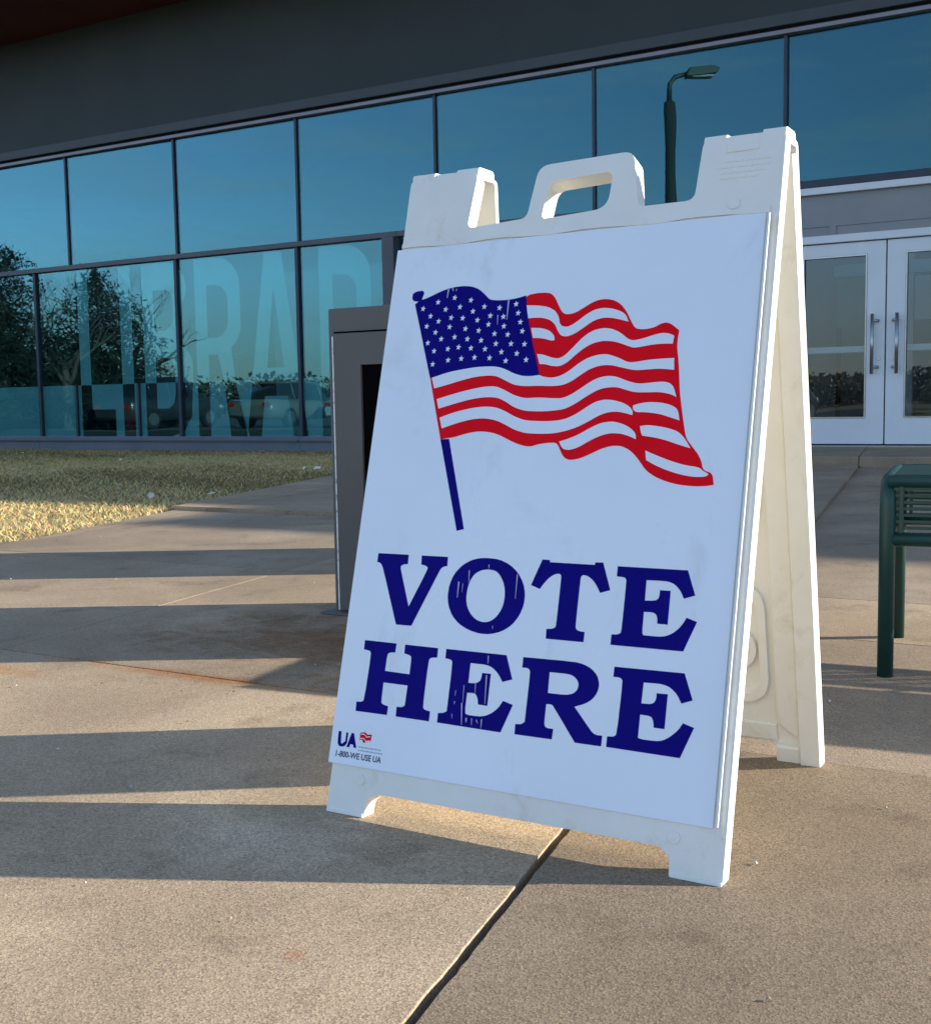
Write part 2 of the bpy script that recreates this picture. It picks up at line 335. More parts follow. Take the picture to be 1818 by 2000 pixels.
'logoU': [(-300.8,122.6),(-295.5,123),(-294.1,106.6),(-292.9,104.6),(-290.8,104.6),(-289,106.8),(-286.1,108.5),(-286.3,122.3),(-282.5,122.3),(-282.6,106.4),(-285.5,101.7),(-291,99.7),(-296.5,100.2),(-299.4,103.3),(-300.3,110.1)],
'logoA': [(-276.2,122.7),(-272,122.8),(-264.2,101),(-269.5,101.2),(-270.7,105.3),(-276.1,105.5),(-277.4,100.6),(-282.6,100.3)],
'logoflag': [(-259.7,125.1),(-252.2,126.9),(-247,123.7),(-238.8,124.8),(-239.7,114.4),(-246.9,113.5),(-251.6,110.3),(-254.6,112.5),(-254.4,114.7),(-260.6,114.3),(-259.7,118.3),(-260.8,122)],
'logobox': [(-301.3,93.6),(-215.8,87.1),(-300.4,85.1),(-260.8,105.7),(-217,101.3)]}

# ------------------------------------------------------------------ materials
def concrete(name, tint, dark=1.0, rust_sheen=None):
    """sandy exposed-aggregate concrete: broad tone drift, fine speckle, placed stains and painted sheen"""
    m = mat(name, tint, 0.85, 0, 0.3)
    b = m.node_tree.nodes['Principled BSDF']
    geo = N(m, 'ShaderNodeNewGeometry')
    n1 = N(m, 'ShaderNodeTexNoise', Scale=1.7, Detail=7, Roughness=0.62, Distortion=0.4)
    LK(m, geo, 'Position', n1, 'Vector')
    r1 = N(m, 'ShaderNodeValToRGB')
    e = r1.color_ramp.elements
    e[0].position = 0.28; e[1].position = 0.74
    e[0].color = (tint[0] * 0.72, tint[1] * 0.71, tint[2] * 0.70, 1)
    e[1].color = (tint[0] * 1.16, tint[1] * 1.14, tint[2] * 1.10, 1)
    LK(m, n1, 'Fac', r1, 'Fac')
    # sand grains
    v = N(m, 'ShaderNodeTexVoronoi', Scale=420.0)
    LK(m, geo, 'Position', v, 'Vector')
    sep = N(m, 'ShaderNodeSeparateColor')
    LK(m, v, 'Color', sep, 'Color')
    r2_ = N(m, 'ShaderNodeValToRGB')
    e = r2_.color_ramp.elements
    e[0].position = 0.0; e[0].color = (0.58, 0.56, 0.54, 1)
    e[1].position = 1.0; e[1].color = (1.36, 1.33, 1.28, 1)
    k = r2_.color_ramp.elements.new(0.25); k.color = (0.84, 0.83, 0.82, 1)
    k = r2_.color_ramp.elements.new(0.82); k.color = (1.10, 1.09, 1.07, 1)
    LK(m, sep, 'Red', r2_, 'Fac')
    mul = N(m, 'ShaderNodeMix', data_type='RGBA', blend_type='MULTIPLY')
    mul.inputs['Factor'].default_value = 1.0
    LK(m, r1, 'Color', mul, 'A'); LK(m, r2_, 'Color', mul, 'B')
    last = mul
    # blotches of old dirt
    n3 = N(m, 'ShaderNodeTexNoise', Scale=4.3, Detail=9, Roughness=0.7)
    LK(m, geo, 'Position', n3, 'Vector')
    r3 = N(m, 'ShaderNodeValToRGB')
    e = r3.color_ramp.elements
    e[0].position = 0.55; e[0].color = (1, 1, 1, 1)
    e[1].position = 0.72; e[1].color = (0.62, 0.60, 0.58, 1)
    LK(m, n3, 'Fac', r3, 'Fac')
    mul2 = N(m, 'ShaderNodeMix', data_type='RGBA', blend_type='MULTIPLY')
    mul2.inputs['Factor'].default_value = 1.0
    LK(m, last, 'Result', mul2, 'A'); LK(m, r3, 'Color', mul2, 'B')
    last = mul2
    n4 = N(m, 'ShaderNodeTexNoise', Scale=0.9, Detail=5, Roughness=0.55, Distortion=0.8)
    LK(m, geo, 'Position', n4, 'Vector')
    r4 = N(m, 'ShaderNodeValToRGB')
    e = r4.color_ramp.elements
    e[0].position = 0.5; e[0].color = (1, 1, 1, 1)
    e[1].position = 0.72; e[1].color = (1.22, 1.24, 1.28, 1)
    LK(m, n4, 'Fac', r4, 'Fac')
    mul3 = N(m, 'ShaderNodeMix', data_type='RGBA', blend_type='MULTIPLY')
    mul3.inputs['Factor'].default_value = 1.0
    LK(m, last, 'Result', mul3, 'A'); LK(m, r4, 'Color', mul3, 'B')
    last = mul3
    # stains and a painted pale sheen with their own place: (centre, radii, colour, strength)
    for (sx, sy, rx, ry, col, amt) in (rust_sheen or []):
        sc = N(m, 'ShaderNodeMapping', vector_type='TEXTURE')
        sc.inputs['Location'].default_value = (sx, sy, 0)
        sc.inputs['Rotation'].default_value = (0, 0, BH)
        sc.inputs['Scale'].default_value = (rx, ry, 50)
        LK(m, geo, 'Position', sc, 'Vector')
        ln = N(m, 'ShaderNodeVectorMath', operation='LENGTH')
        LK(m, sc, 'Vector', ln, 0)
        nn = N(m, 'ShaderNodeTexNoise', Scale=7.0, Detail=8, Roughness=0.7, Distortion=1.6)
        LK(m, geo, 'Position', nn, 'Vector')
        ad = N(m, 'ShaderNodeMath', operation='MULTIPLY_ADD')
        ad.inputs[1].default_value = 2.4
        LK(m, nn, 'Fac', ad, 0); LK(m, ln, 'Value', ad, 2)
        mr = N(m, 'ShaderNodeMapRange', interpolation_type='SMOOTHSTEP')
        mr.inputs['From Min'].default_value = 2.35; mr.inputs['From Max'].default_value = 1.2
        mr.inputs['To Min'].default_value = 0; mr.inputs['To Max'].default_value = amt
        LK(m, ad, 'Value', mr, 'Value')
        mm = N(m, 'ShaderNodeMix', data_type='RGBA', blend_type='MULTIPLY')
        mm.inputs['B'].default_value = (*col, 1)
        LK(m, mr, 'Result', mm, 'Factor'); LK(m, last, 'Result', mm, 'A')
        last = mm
    LK(m, last, 'Result', b, 'Base Color')
    # grain relief
    nb = N(m, 'ShaderNodeTexNoise', Scale=260.0, Detail=3)
    LK(m, geo, 'Position', nb, 'Vector')
    addh = N(m, 'ShaderNodeMath', operation='MULTIPLY_ADD')
    addh.inputs[1].default_value = 1.0
    LK(m, v, 'Distance', addh, 0); LK(m, nb, 'Fac', addh, 2)
    bp = N(m, 'ShaderNodeBump', Strength=0.22, Distance=0.0016)
    LK(m, addh, 'Value', bp, 'Height')
    LK(m, bp, 'Normal', b, 'Normal')
    return m

def st(u, w, rx, ry, c, a):
    p = FW(u, w)
    return (p.x, p.y, rx, ry, c, a)
RUST = [st(12.45, 10.80, 0.55, 0.045, (1.0, 0.62, 0.34), 0.9), st(12.55, 10.35, 0.75, 0.36, (0.60, 0.44, 0.32), 1.0),
        st(11.85, 10.95, 0.30, 0.06, (1.0, 0.68, 0.42), 0.8), st(12.95, 10.72, 0.35, 0.14, (0.70, 0.55, 0.43), 0.85), st(12.1, 10.1, 0.3, 0.1, (0.74, 0.62, 0.52), 0.7)]
RUST2 = [(0.95, 2.62, 0.05, 0.04, (1.0, 0.55, 0.42), 0.7), (1.1, 2.78, 0.12, 0.08, (1.0, 0.82, 0.55), 0.7)]
SPOT = [(-0.205, 1.275, 0.02, 0.02, (1.0, 0.66, 0.5), 0.7), (-0.30, 1.64, 0.26, 0.13, (1.38, 1.42, 1.50), 0.9), (-0.62, 1.3, 0.3, 0.16, (1.2, 1.2, 1.2), 0.8)]  # reddish spot, pale sheen painted in by the left foot, one lighter patch
M = {}
M['slab_a'] = concrete('concrete_sandy_left', (0.412, 0.320, 0.216), rust_sheen=SPOT + RUST[:1] + RUST[2:3])
M['slab_b'] = concrete('concrete_sandy_right', (0.257, 0.199, 0.135))
M['slab_c'] = concrete('concrete_rust_stained', (0.351, 0.274, 0.186), rust_sheen=RUST)
M['slab_d'] = concrete('concrete_pale', (0.383, 0.301, 0.204), rust_sheen=RUST2)
M['slab_e'] = concrete('concrete_grey_walk', (0.337, 0.265, 0.184))
M['slab_f'] = concrete('concrete_weathered', (0.313, 0.250, 0.179))
M['bed'] = noisy('joint_dirt', (0.035, 0.03, 0.025), (0.07, 0.06, 0.045), 40, 0.95)
M['lawn'] = noisy('lawn_soil', (0.16, 0.125, 0.065), (0.22, 0.175, 0.09), 3, 0.95, bump=0.5)
M['field'] = noisy('far_lawn', (0.30, 0.25, 0.13), (0.20, 0.19, 0.09), 0.4, 0.95)
M['asphalt'] = noisy('asphalt', (0.045, 0.045, 0.047), (0.07, 0.068, 0.066), 2.0, 0.9, bump=0.3, bump_scale=60)
M['line'] = mat('road_line_paint', (0.7, 0.7, 0.68), 0.7)
M['mullion'] = noisy('dark_anodised_metal', (0.018, 0.03, 0.05), (0.028, 0.042, 0.062), 3, 0.4, metal=0.3)
M['transom'] = noisy('grey_anodised_metal', (0.085, 0.09, 0.105), (0.065, 0.072, 0.088), 2.5, 0.45, metal=0.25)
M['sill'] = noisy('blue_grey_sill_metal', (0.10, 0.125, 0.16), (0.13, 0.15, 0.185), 1.8, 0.5, metal=0.15)
M['head'] = noisy('mauve_grey_head_metal', (0.27, 0.25, 0.28), (0.21, 0.205, 0.235), 2.0, 0.45, metal=0.2)
M['soffit'] = noisy('dark_grey_wall_panel', (0.040, 0.050, 0.052), (0.030, 0.041, 0.044), 0.8, 0.75, bump=0.1, bump_scale=30)
M['soffit2'] = noisy('wall_trim_metal', (0.055, 0.066, 0.075), (0.047, 0.057, 0.066), 1.5, 0.6)
M['fascia'] = noisy('dark_brown_fascia', (0.13, 0.026, 0.008), (0.10, 0.02, 0.006), 1.2, 0.6)
M['door'] = noisy('silver_door_paint', (0.74, 0.76, 0.78), (0.68, 0.705, 0.73), 1.6, 0.42)
M['door_panel'] = noisy('grey_transom_panel', (0.28, 0.285, 0.29), (0.24, 0.25, 0.26), 1.2, 0.6)
M['steel'] = noisy('brushed_steel', (0.45, 0.45, 0.44), (0.36, 0.36, 0.36), 12, 0.3, metal=0.9)
M['room'] = noisy('interior_wall', (0.42, 0.41, 0.39), (0.36, 0.35, 0.335), 0.7, 0.85)
M['room_floor'] = noisy('interior_floor', (0.10, 0.09, 0.08), (0.13, 0.115, 0.10), 1.2, 0.6)
M['shelf'] = noisy('interior_shelf_wood', (0.16, 0.10, 0.06), (0.12, 0.075, 0.045), 3, 0.6)
M['wall'] = noisy('grey_wall_panel', (0.18, 0.185, 0.19), (0.15, 0.155, 0.16), 0.6, 0.7)
M['red'] = mat('red_board', (0.5, 0.02, 0.025), 0.5)
M['film'] = noisy('frosted_film', (0.40, 0.55, 0.53), (0.47, 0.61, 0.59), 0.9, 0.55, lo=0.3, hi=0.7)

def glass(name, tint_r, tint_t, refl, grazing):
    """coated pane: mirror-like coat over tinted transparent glass, stronger at grazing angles"""
    m = bpy.data.materials.new(name); m.use_nodes = True
    nt = m.node_tree
    for n in list(nt.nodes): nt.nodes.remove(n)
    out = N(m, 'ShaderNodeOutputMaterial')
    gl = N(m, 'ShaderNodeBsdfGlossy', Roughness=0.0)
    gl.inputs['Color'].default_value = (*tint_r, 1)
    tr = N(m, 'ShaderNodeBsdfTransparent')
    tr.inputs['Color'].default_value = (*tint_t, 1)
    fr = N(m, 'ShaderNodeLayerWeight', Blend=0.5)
    ma = N(m, 'ShaderNodeMath', operation='MULTIPLY_ADD')
    ma.inputs[1].default_value = grazing; ma.inputs[2].default_value = refl
    LK(m, fr, 'Facing', ma, 0)
    mixs = N(m, 'ShaderNodeMixShader')
    LK(m, ma, 'Value', mixs, 'Fac')
    LK(m, tr, 'BSDF', mixs, 1); LK(m, gl, 'BSDF', mixs, 2)
    # slight roller-wave in the pane
    geo = N(m, 'ShaderNodeNewGeometry')
    nw = N(m, 'ShaderNodeTexNoise', Scale=1.1, Detail=1)
    LK(m, geo, 'Position', nw, 'Vector')
    bp = N(m, 'ShaderNodeBump', Strength=0.045, Distance=0.05)
    LK(m, nw, 'Fac', bp, 'Height')
    LK(m, bp, 'Normal', gl, 'Normal')
    LK(m, mixs, 'Shader', out, 'Surface')
    return m
M['glass'] = glass('coated_window_glass', (0.31, 0.64, 0.74), (0.64, 0.84, 0.86), 0.085, 0.22)
M['door_glass'] = glass('door_glass', (0.86, 0.94, 1.0), (0.74, 0.80, 0.81), 0.05, 0.06)

# ------------------------------------------------------------------ ground, lawn, parking
def sheet(name, pts, z, material, kind='structure'):
    mb = MB()
    mb.v = [(p[0], p[1], z) for p in pts]
    mb.f = [tuple(range(len(pts)))]
    o = mb.build(name, material)
    o['kind'] = kind
    if o.data.polygons[0].normal.z < 0:
        o.data.flip_normals()
    return o

gr = sheet('ground', [(900 * math.cos(a * math.pi / 24), 900 * math.sin(a * math.pi / 24)) for a in range(48)], -0.30, M['field'])
uw = lambda u, w: tuple(FW(u, w).xy)
lot = sheet('parking_lot', [uw(-70, 13.6), uw(6.5, 13.6), uw(6.5, 48), uw(-70, 48)], -0.05, M['asphalt'])
for k in range(9):
    u0 = -26 + k * 2.9
    s = sheet('parking_line', [uw(u0, 15.0), uw(u0 + 0.1, 15.0), uw(u0 + 0.1, 19.6), uw(u0, 19.6)], -0.046, M['line'])
    s.parent = lot

# edge of the lawn against the paving, straight in plan: p(t) = E0 + t*(E1-E0)
E0 = Vector((-2.169, 5.378)); E1 = Vector((-1.172, 9.924))
ed = (E1 - E0).normalized()
en = Vector((ed.y, -ed.x))            # points to the paving side (+x)
ec = en.dot(E0)
# lawn soil sheet
lawn_poly = [uw(-60, 0.0), uw(14.0, 0.0), uw(14.0, 13.4), uw(-60, 13.4)]
lawn_poly = clip_poly(lawn_poly, -en.x, -en.y, -(ec + 0.01))
sheet('lawn', lawn_poly, -0.012, M['lawn'])

# pavement bed and the single slabs
bed_poly = [uw(-10, 0.0), uw(34, 0.0), uw(34, 34), uw(-10, 34)]
bed_poly = clip_poly(bed_poly, en.x, en.y, ec + 0.012)
pav = sheet('pavement', bed_poly, -0.055, M['bed'])

def slab(poly, material, z=0.0, bevel=0.004, jitter=0.0, depth=0.05):
    """one concrete slab; poly in (u, w)"""
    pts = [tuple(FW(a, b).xy) for a, b in poly]
    pts = clip_poly(pts, en.x, en.y, ec)
    if len(pts) < 3: return None
    if jitter:
        q = []
        for i in range(len(pts)):
            a = Vector(pts[i]); b = Vector(pts[(i + 1) % len(pts)])
            L_ = (b - a).length
            near = min(a.y, b.y) < 3.2
            n = max(1, int(L_ / 0.018)) if near and L_ < 4.5 else 1
            nd = (b - a).normalized() if L_ > 0 else Vector((1, 0))
            perp = Vector((nd.y, -nd.x))
            drift = 0.0
            for k in range(n):
                t = k / n
                drift = drift * 0.7 + random.gauss(0, jitter)
                j = 0 if k == 0 else drift
                if k and random.random() < 0.045: j += random.choice((-1, -1, 1)) * jitter * 3.5
                p = a + (b - a) * t + perp * j
                q.append((p.x, p.y))
        pts = q
    mb = MB()
    mb.prism([pts], z - depth, z, lambda a, b, n: (a, b, n))
    return mb.build('slab', material, pav, bevel=bevel, seg=2, angle=50)

g = 0.0028      # half joint
SK = 0.15       # the cross joints run a little askew to the wall
def J(k, w): return 13.517 + SK * (w - 10.8) + k * 1.78
def col(k, ws, mats, zs=None, jit=0.0, gl=None, gr_=None):
    for i in range(len(ws) - 1):
        w0, w1 = ws[i], ws[i + 1]
        a, b = (gl or 0.0015), (gr_ or 0.0015)
        slab([(J(k, w0) + a, w0 + g), (J(k + 1, w0) - b, w0 + g), (J(k + 1, w1) - b, w1 - g), (J(k, w1) + a, w1 - g)],
             M[mats[i % len(mats)]], zs[i] if zs else 0.0, jitter=jit, bevel=0.0012, depth=0.08)
for k in (-7, -6, -5, -4, -3):
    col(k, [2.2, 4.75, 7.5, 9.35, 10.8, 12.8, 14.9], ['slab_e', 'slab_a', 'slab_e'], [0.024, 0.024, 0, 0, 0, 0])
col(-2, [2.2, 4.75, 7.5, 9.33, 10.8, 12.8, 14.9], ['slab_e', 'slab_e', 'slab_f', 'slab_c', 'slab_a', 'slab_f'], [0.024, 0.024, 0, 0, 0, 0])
col(-1, [2.2, 4.75, 7.5, 9.27, 10.79], ['slab_e', 'slab_f', 'slab_d', 'slab_c'], [0.024, 0.024, 0, 0])
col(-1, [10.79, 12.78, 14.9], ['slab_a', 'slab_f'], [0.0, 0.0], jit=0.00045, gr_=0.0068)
col(0, [2.2, 4.75, 7.1, 9.12, 9.74, 10.81], ['slab_e', 'slab_e', 'slab_f', 'slab_d', 'slab_f'])
col(0, [10.81, 12.95, 14.9], ['slab_b', 'slab_b'], [0.002, 0.002], jit=0.00045, gl=0.0068)
col(1, [2.2, 4.75, 7.1, 9.12, 9.9, 10.82, 12.95, 14.9], ['slab_e', 'slab_f', 'slab_e', 'slab_d', 'slab_f', 'slab_b'])
for k in (2, 3, 4, 5):
    col(k, [2.2, 4.75, 7.1, 9.12, 10.82, 12.95, 14.9], ['slab_e', 'slab_f', 'slab_d', 'slab_b'])
# raised landing in front of the doors
for k in range(-2, 6):
    slab([(J(k, 0) + g, 0.06), (J(k + 1, 0) - g, 0.06), (J(k + 1, 2.2) - g, 2.2 - g), (J(k, 2.2) + g, 2.2 - g)], M['slab_e'], 0.1, 0.008, depth=0.15)

# ------------------------------------------------------------------ the library building
bld = empty('library_building', B0, BH)
tag(bld, 'long dark grey library with teal reflective windows and silver double doors', 'building')
def bbox(name, u0, u1, w0, w1, z0, z1, material, parent=bld, bevel=0.0):
    return MB().box(u0, u1, -w1, -w0, z0, z1).build(name, material, parent, bevel)

ZT, ZM, ZS = 4.46, 2.80, 0.21
UP = [-3.9, -1.95, 0.05, 2.26, 4.46, 6.63, 8.78, 10.99, 13.2, 15.4]   # upper mullions
# upper row panes (each glazed a hair out of true) and mullions
for i in range(len(UP) - 1):
    a, b_ = UP[i], UP[i + 1]
    mb = MB().box(-(b_ - a) / 2 + 0.004, (b_ - a) / 2 - 0.004, -0.006, 0.006, -(ZT - ZM) / 2 + 0.004, (ZT - ZM) / 2 - 0.004)
    o = mb.build('window_pane', M['glass'], bld)
    o.location = ((a + b_) / 2, 0.02, (ZT + ZM) / 2)
    o.rotation_euler = (R(random.uniform(-0.12, 0.12)), 0, R(random.uniform(-0.6, 0.6)))
for u in UP:
    bbox('mullion', u - 0.019, u + 0.019, -0.10, 0.02, ZM + 0.035, ZT, M['mullion'], bevel=0.004)
# lower row
LOW = [-3.9, -1.95, -0.75, 2.22, 4.42, 5.9]
for i in range(len(LOW) - 1):
    a, b_ = LOW[i], LOW[i + 1]
    mb = MB().box(-(b_ - a) / 2 + 0.004, (b_ - a) / 2 - 0.004, -0.006, 0.006, -(ZM - ZS) / 2 + 0.004, (ZM - ZS) / 2 - 0.004)
    o = mb.build('window_pane', M['glass'], bld)
    o.location = ((a + b_) / 2, 0.02, (ZM + ZS) / 2)
for u in LOW[:-1]:
    bbox('mullion', u - 0.026, u + 0.026, -0.10, 0.026, ZS + 0.002, ZM - 0.035, M['mullion'], bevel=0.004)
for u in (0.05, 1.37):   # thin low divisions under the frosted band
    bbox('mullion', u - 0.018, u + 0.018, -0.07, 0.012, ZS + 0.002, 1.0, M['mullion'])
# entrance portal post, panes between it and the doors
bbox('portal_post', 5.87, 6.05, -0.12, 0.12, 0.0, ZM - 0.034, M['transom'], bevel=0.006)
for a, b_ in ((6.05, 7.7), (7.7, 9.35), (9.35, 10.9)):
    o = MB().box(a + 0.004, b_ - 0.004, -0.006 + 0.02, 0.006 + 0.02, ZS, ZM - 0.03).build('window_pane', M['glass'], bld)
for u in (7.7, 9.35):
    bbox('mullion', u - 0.03, u + 0.03, -0.1, 0.042, ZS + 0.002, ZM - 0.035, M['mullion'], bevel=0.004)
# transoms, head, sill
bbox('transom', -3.9, 6.05, -0.10, 0.05, ZM - 0.035, ZM + 0.035, M['transom'], bevel=0.005)
bbox('transom', 6.053, 11.0, -0.10, 0.05, ZM - 0.035, ZM + 0.035, M['transom'], bevel=0.005)
bbox('transom', 11.003, 15.4, -0.10, 0.055, ZM + 0.03, ZM + 0.11, M['mullion'], bevel=0.005)
bbox('transom', 11.003, 15.4, -0.10, 0.07, ZM - 0.045, ZM + 0.028, M['door'], bevel=0.005)
bbox('window_head', -3.9, 15.4, -0.10, 0.06, ZT, ZT + 0.045, M['head'], bevel=0.004)
bbox('shadow_gap', -3.9, 15.4, -0.12, 0.005, ZT + 0.045, ZT + 0.075, M['mullion'])
for a, b_ in ((-3.9, -0.75), (-0.747, 4.42), (4.423, 5.868)):
    s = bbox('window_sill', a, b_, -0.12, 0.075, 0.0, ZS, M['sill'], bevel=0.006)
    MB().box(a + 0.01, b_ - 0.01, -0.10, -0.076, ZS - 0.075, ZS - 0.055).build('drip_edge', M['transom'], s)
s = bbox('window_sill', 6.053, 10.898, -0.12, 0.075, 0.0, ZS, M['sill'], bevel=0.006)

# frosted letters: upper half solid, lower half left clear in a frosted band
SPL, BOT, TOP = 1.0, 0.2, 2.745
def fz(a, b, n): return (a, -n, b)
def arc(cx, cy, rx, ry, a0, a1, n=10):
    return [(cx + rx * math.cos(R(a0 + (a1 - a0) * i / n)), cy + ry * math.sin(R(a0 + (a1 - a0) * i / n))) for i in range(n + 1)]
def letter_R(x):
    stem0, stem1, rr = x, x + 0.225, x + 0.84
    up_ = [[(stem0, SPL), (stem0, TOP)] + [(x + 0.40, TOP)] + arc(x + 0.40, TOP - 0.42, 0.44, 0.42, 88, 0) + arc(x + 0.40, 1.80, 0.44, 0.40, 0, -55)[1:] +
           [(x + 0.71, SPL), (x + 0.50, SPL), (x + 0.40, 1.38), (stem1, 1.38), (stem1, SPL)],
           [(stem1, 1.62), (x + 0.38, 1.62)] + arc(x + 0.38, 1.86, 0.23, 0.24, -88, 0)[1:] + arc(x + 0.38, 2.14, 0.23, 0.22, 0, 90)[1:] + [(stem1, 2.36)]]
    low = [[(stem0, BOT + 0.01), (stem1, BOT + 0.01), (stem1, SPL - 0.004), (stem0, SPL - 0.004)],
           [(x + 0.60, BOT + 0.01), (x + 0.94, BOT + 0.01), (x + 0.71, SPL - 0.004), (x + 0.50, SPL - 0.004)]]
    return up_, low, []
def letter_A(x):
    H0 = (TOP - BOT)
    e = lambda z, s: s * (0.54 - 0.39 * (z - BOT) / H0)      # half outer width
    i_ = lambda z: max(0.0, 0.285 * (1 - (z - BOT) / 2.02))  # half inner width
    c = x + 0.54
    up_ = [[(c + e(SPL, -1), SPL), (c + e(TOP, -1), TOP), (c + e(TOP, 1), TOP), (c + e(SPL, 1), SPL)],
           [(c - i_(1.16), 1.16), (c + i_(1.16), 1.16), (c + 0.012, 2.2), (c - 0.012, 2.2)]]
    zb, z1 = BOT + 0.01, SPL - 0.004
    low = [[(c + e(zb, -1), zb), (c - i_(zb), zb), (c - i_(0.77), 0.77), (c + i_(0.77), 0.77), (c + i_(zb), zb), (c + e(zb, 1), zb), (c + e(z1, 1), z1), (c + e(z1, -1), z1)]]
    return up_, low, []
def letter_B(x):
    up_ = [[(x, SPL), (x, TOP), (x + 0.45, TOP)] + arc(x + 0.45, 2.37, 0.42, 0.375, 88, -40) + [(x + 0.70, 1.60)] + arc(x + 0.45, 1.24, 0.50, 0.36, 62, 0) + [(x + 0.94, SPL), (x + 0.60, SPL), (x + 0.60, 1.2), (x + 0.52, 1.36), (x + 0.225, 1.36), (x + 0.225, SPL)],
           [(x + 0.225, 1.76), (x + 0.45, 1.76)] + arc(x + 0.45, 1.98, 0.16, 0.2, -80, 0)[1:] + arc(x + 0.45, 2.15, 0.16, 0.2, 0, 90)[1:] + [(x + 0.225, 2.35)]]
    z1 = SPL - 0.004
    low = [[(x, BOT + 0.01), (x + 0.50, BOT + 0.01), (x + 0.74, BOT + 0.08), (x + 0.90, BOT + 0.3), (x + 0.94, z1), (x, z1)]]
    isl = [[(x + 0.225, 0.62), (x + 0.46, 0.62), (x + 0.56, 0.70), (x + 0.60, 0.85), (x + 0.60, z1), (x + 0.225, z1)]]
    return up_, low, isl
def letter_L(x):
    z1 = SPL - 0.004
    return [[(x, SPL), (x, TOP), (x + 0.225, TOP), (x + 0.225, SPL)]], [[(x, BOT + 0.01), (x + 0.72, BOT + 0.01), (x + 0.72, 0.62), (x + 0.225, 0.62), (x + 0.225, z1), (x, z1)]], []
def letter_I(x):
    z1 = SPL - 0.004
    return [[(x, SPL), (x, TOP), (x + 0.24, TOP), (x + 0.24, SPL)]], [[(x, BOT + 0.01), (x + 0.24, BOT + 0.01), (x + 0.24, z1), (x, z1)]], []
def letter_Y(x):
    z1 = SPL - 0.004
    return [[(x + 0.36, SPL), (x + 0.36, 1.35), (x, TOP), (x + 0.25, TOP), (x + 0.48, 1.75), (x + 0.71, TOP), (x + 0.96, TOP), (x + 0.60, 1.35), (x + 0.60, SPL)]], \
           [[(x + 0.36, BOT + 0.01), (x + 0.60, BOT + 0.01), (x + 0.60, z1), (x + 0.36, z1)]], []
holes, islands = [], []
for fn_, x in ((letter_L, 0.14), (letter_I, 1.03), (letter_B, 1.50), (letter_R, 2.53), (letter_A, 3.43), (letter_R, 4.75), (letter_Y, 6.15)):
    a, lo_, isl = fn_(x)
    MB().prism(a, -0.0290, -0.0284, fz).build('frosted_letter', M['film'], bld)
    if fn_ is not letter_Y:
        holes += lo_; islands += isl
mb = MB()
mb.prism([[(-3.85, BOT), (5.86, BOT), (5.86, SPL), (-3.85, SPL)]] + holes, -0.0290, -0.0284, fz)
for il in islands:
    mb.prism([il], -0.0290, -0.0284, fz)
mb.build('frosted_band', M['film'], bld)

# double doors with push bars and pull handles
DZ0, DZ1 = 0.115, 2.235
bbox('door_head_panel', 10.9, 15.4, -0.06, 0.02, 2.42, ZM - 0.047, M['door_panel'])
for u in (11.5, 12.62, 14.1):
    bbox('door_head_panel', u - 0.035, u + 0.035, -0.055, 0.028, 2.325, 2.42, M['door_panel'])
bbox('door_head_panel', 10.9, 15.4, -0.057, 0.012, 2.33, 2.418, M['door_panel'])
bbox('door_frame', 10.9, 15.4, -0.08, 0.05, 2.245, 2.325, M['door'], bevel=0.005)
bbox('door_frame', 10.9, 11.01, -0.08, 0.05, 0.1, 2.244, M['door'], bevel=0.005)
bbox('door_frame', 13.08, 13.2, -0.08, 0.05, 0.1, 2.244, M['door'], bevel=0.005)
bbox('threshold', 10.9, 13.2, -0.1, 0.09, 0.1, 0.112, M['steel'])
for side, (a, b_) in enumerate(((11.015, 12.044), (12.058, 13.075))):
    st = 0.185
    mb = MB()
    mb.prism([[(a, DZ0 + 0.01), (b_, DZ0 + 0.01), (b_, DZ1), (a, DZ1)], [(a + st, 0.40), (a + st, 2.105), (b_ - st, 2.105), (b_ - st, 0.40)]], -0.045, 0.02, fz)
    d_ = mb.build('door', M['door'], bld, bevel=0.006)
    MB().box(a + st, b_ - st, 0.008, 0.016, 0.40, 2.105).build('pane', M['door_glass'], d_)
    gb = MB()
    for q in ((a + st, a + st + 0.014, 0.40, 2.105), (b_ - st - 0.014, b_ - st, 0.40, 2.105)):
        gb.box(q[0], q[1], -0.026, -0.018, q[2], q[3])
    gb.box(a + st, b_ - st, -0.0255, -0.018, 2.091, 2.1055)
    gb.box(a + st, b_ - st, -0.0255, -0.018, 0.3995, 0.414)
    gb.build('glazing_bead', M['steel'], d_)
    pb = MB().box(a + 0.1, b_ - 0.1, 0.05, 0.11, 1.09, 1.16)
    pb.build('push_bar', M['door'], d_, bevel=0.01)
    lk = (b_ - 0.06) if side == 0 else (a + 0.06)
    MB().tube([(lk, -0.028, 1.02), (lk, -0.019, 1.02)], 0.022, 18).build('lock', M['steel'], d_)
    hx = (b_ - 0.115) if side == 0 else (a + 0.115)
    h = MB().tube([(hx, -0.085, 0.86), (hx, -0.085, 1.48)], 0.018, 14).build('pull_handle', M['steel'], d_)
    for z in (0.93, 1.41):
        MB().tube([(hx, -0.085, z), (hx + (0.03 if side == 0 else -0.03), -0.055, z), (hx + (0.05 if side == 0 else -0.05), -0.02, z)], 0.017, 12).build('handle_mount', M['steel'], h)

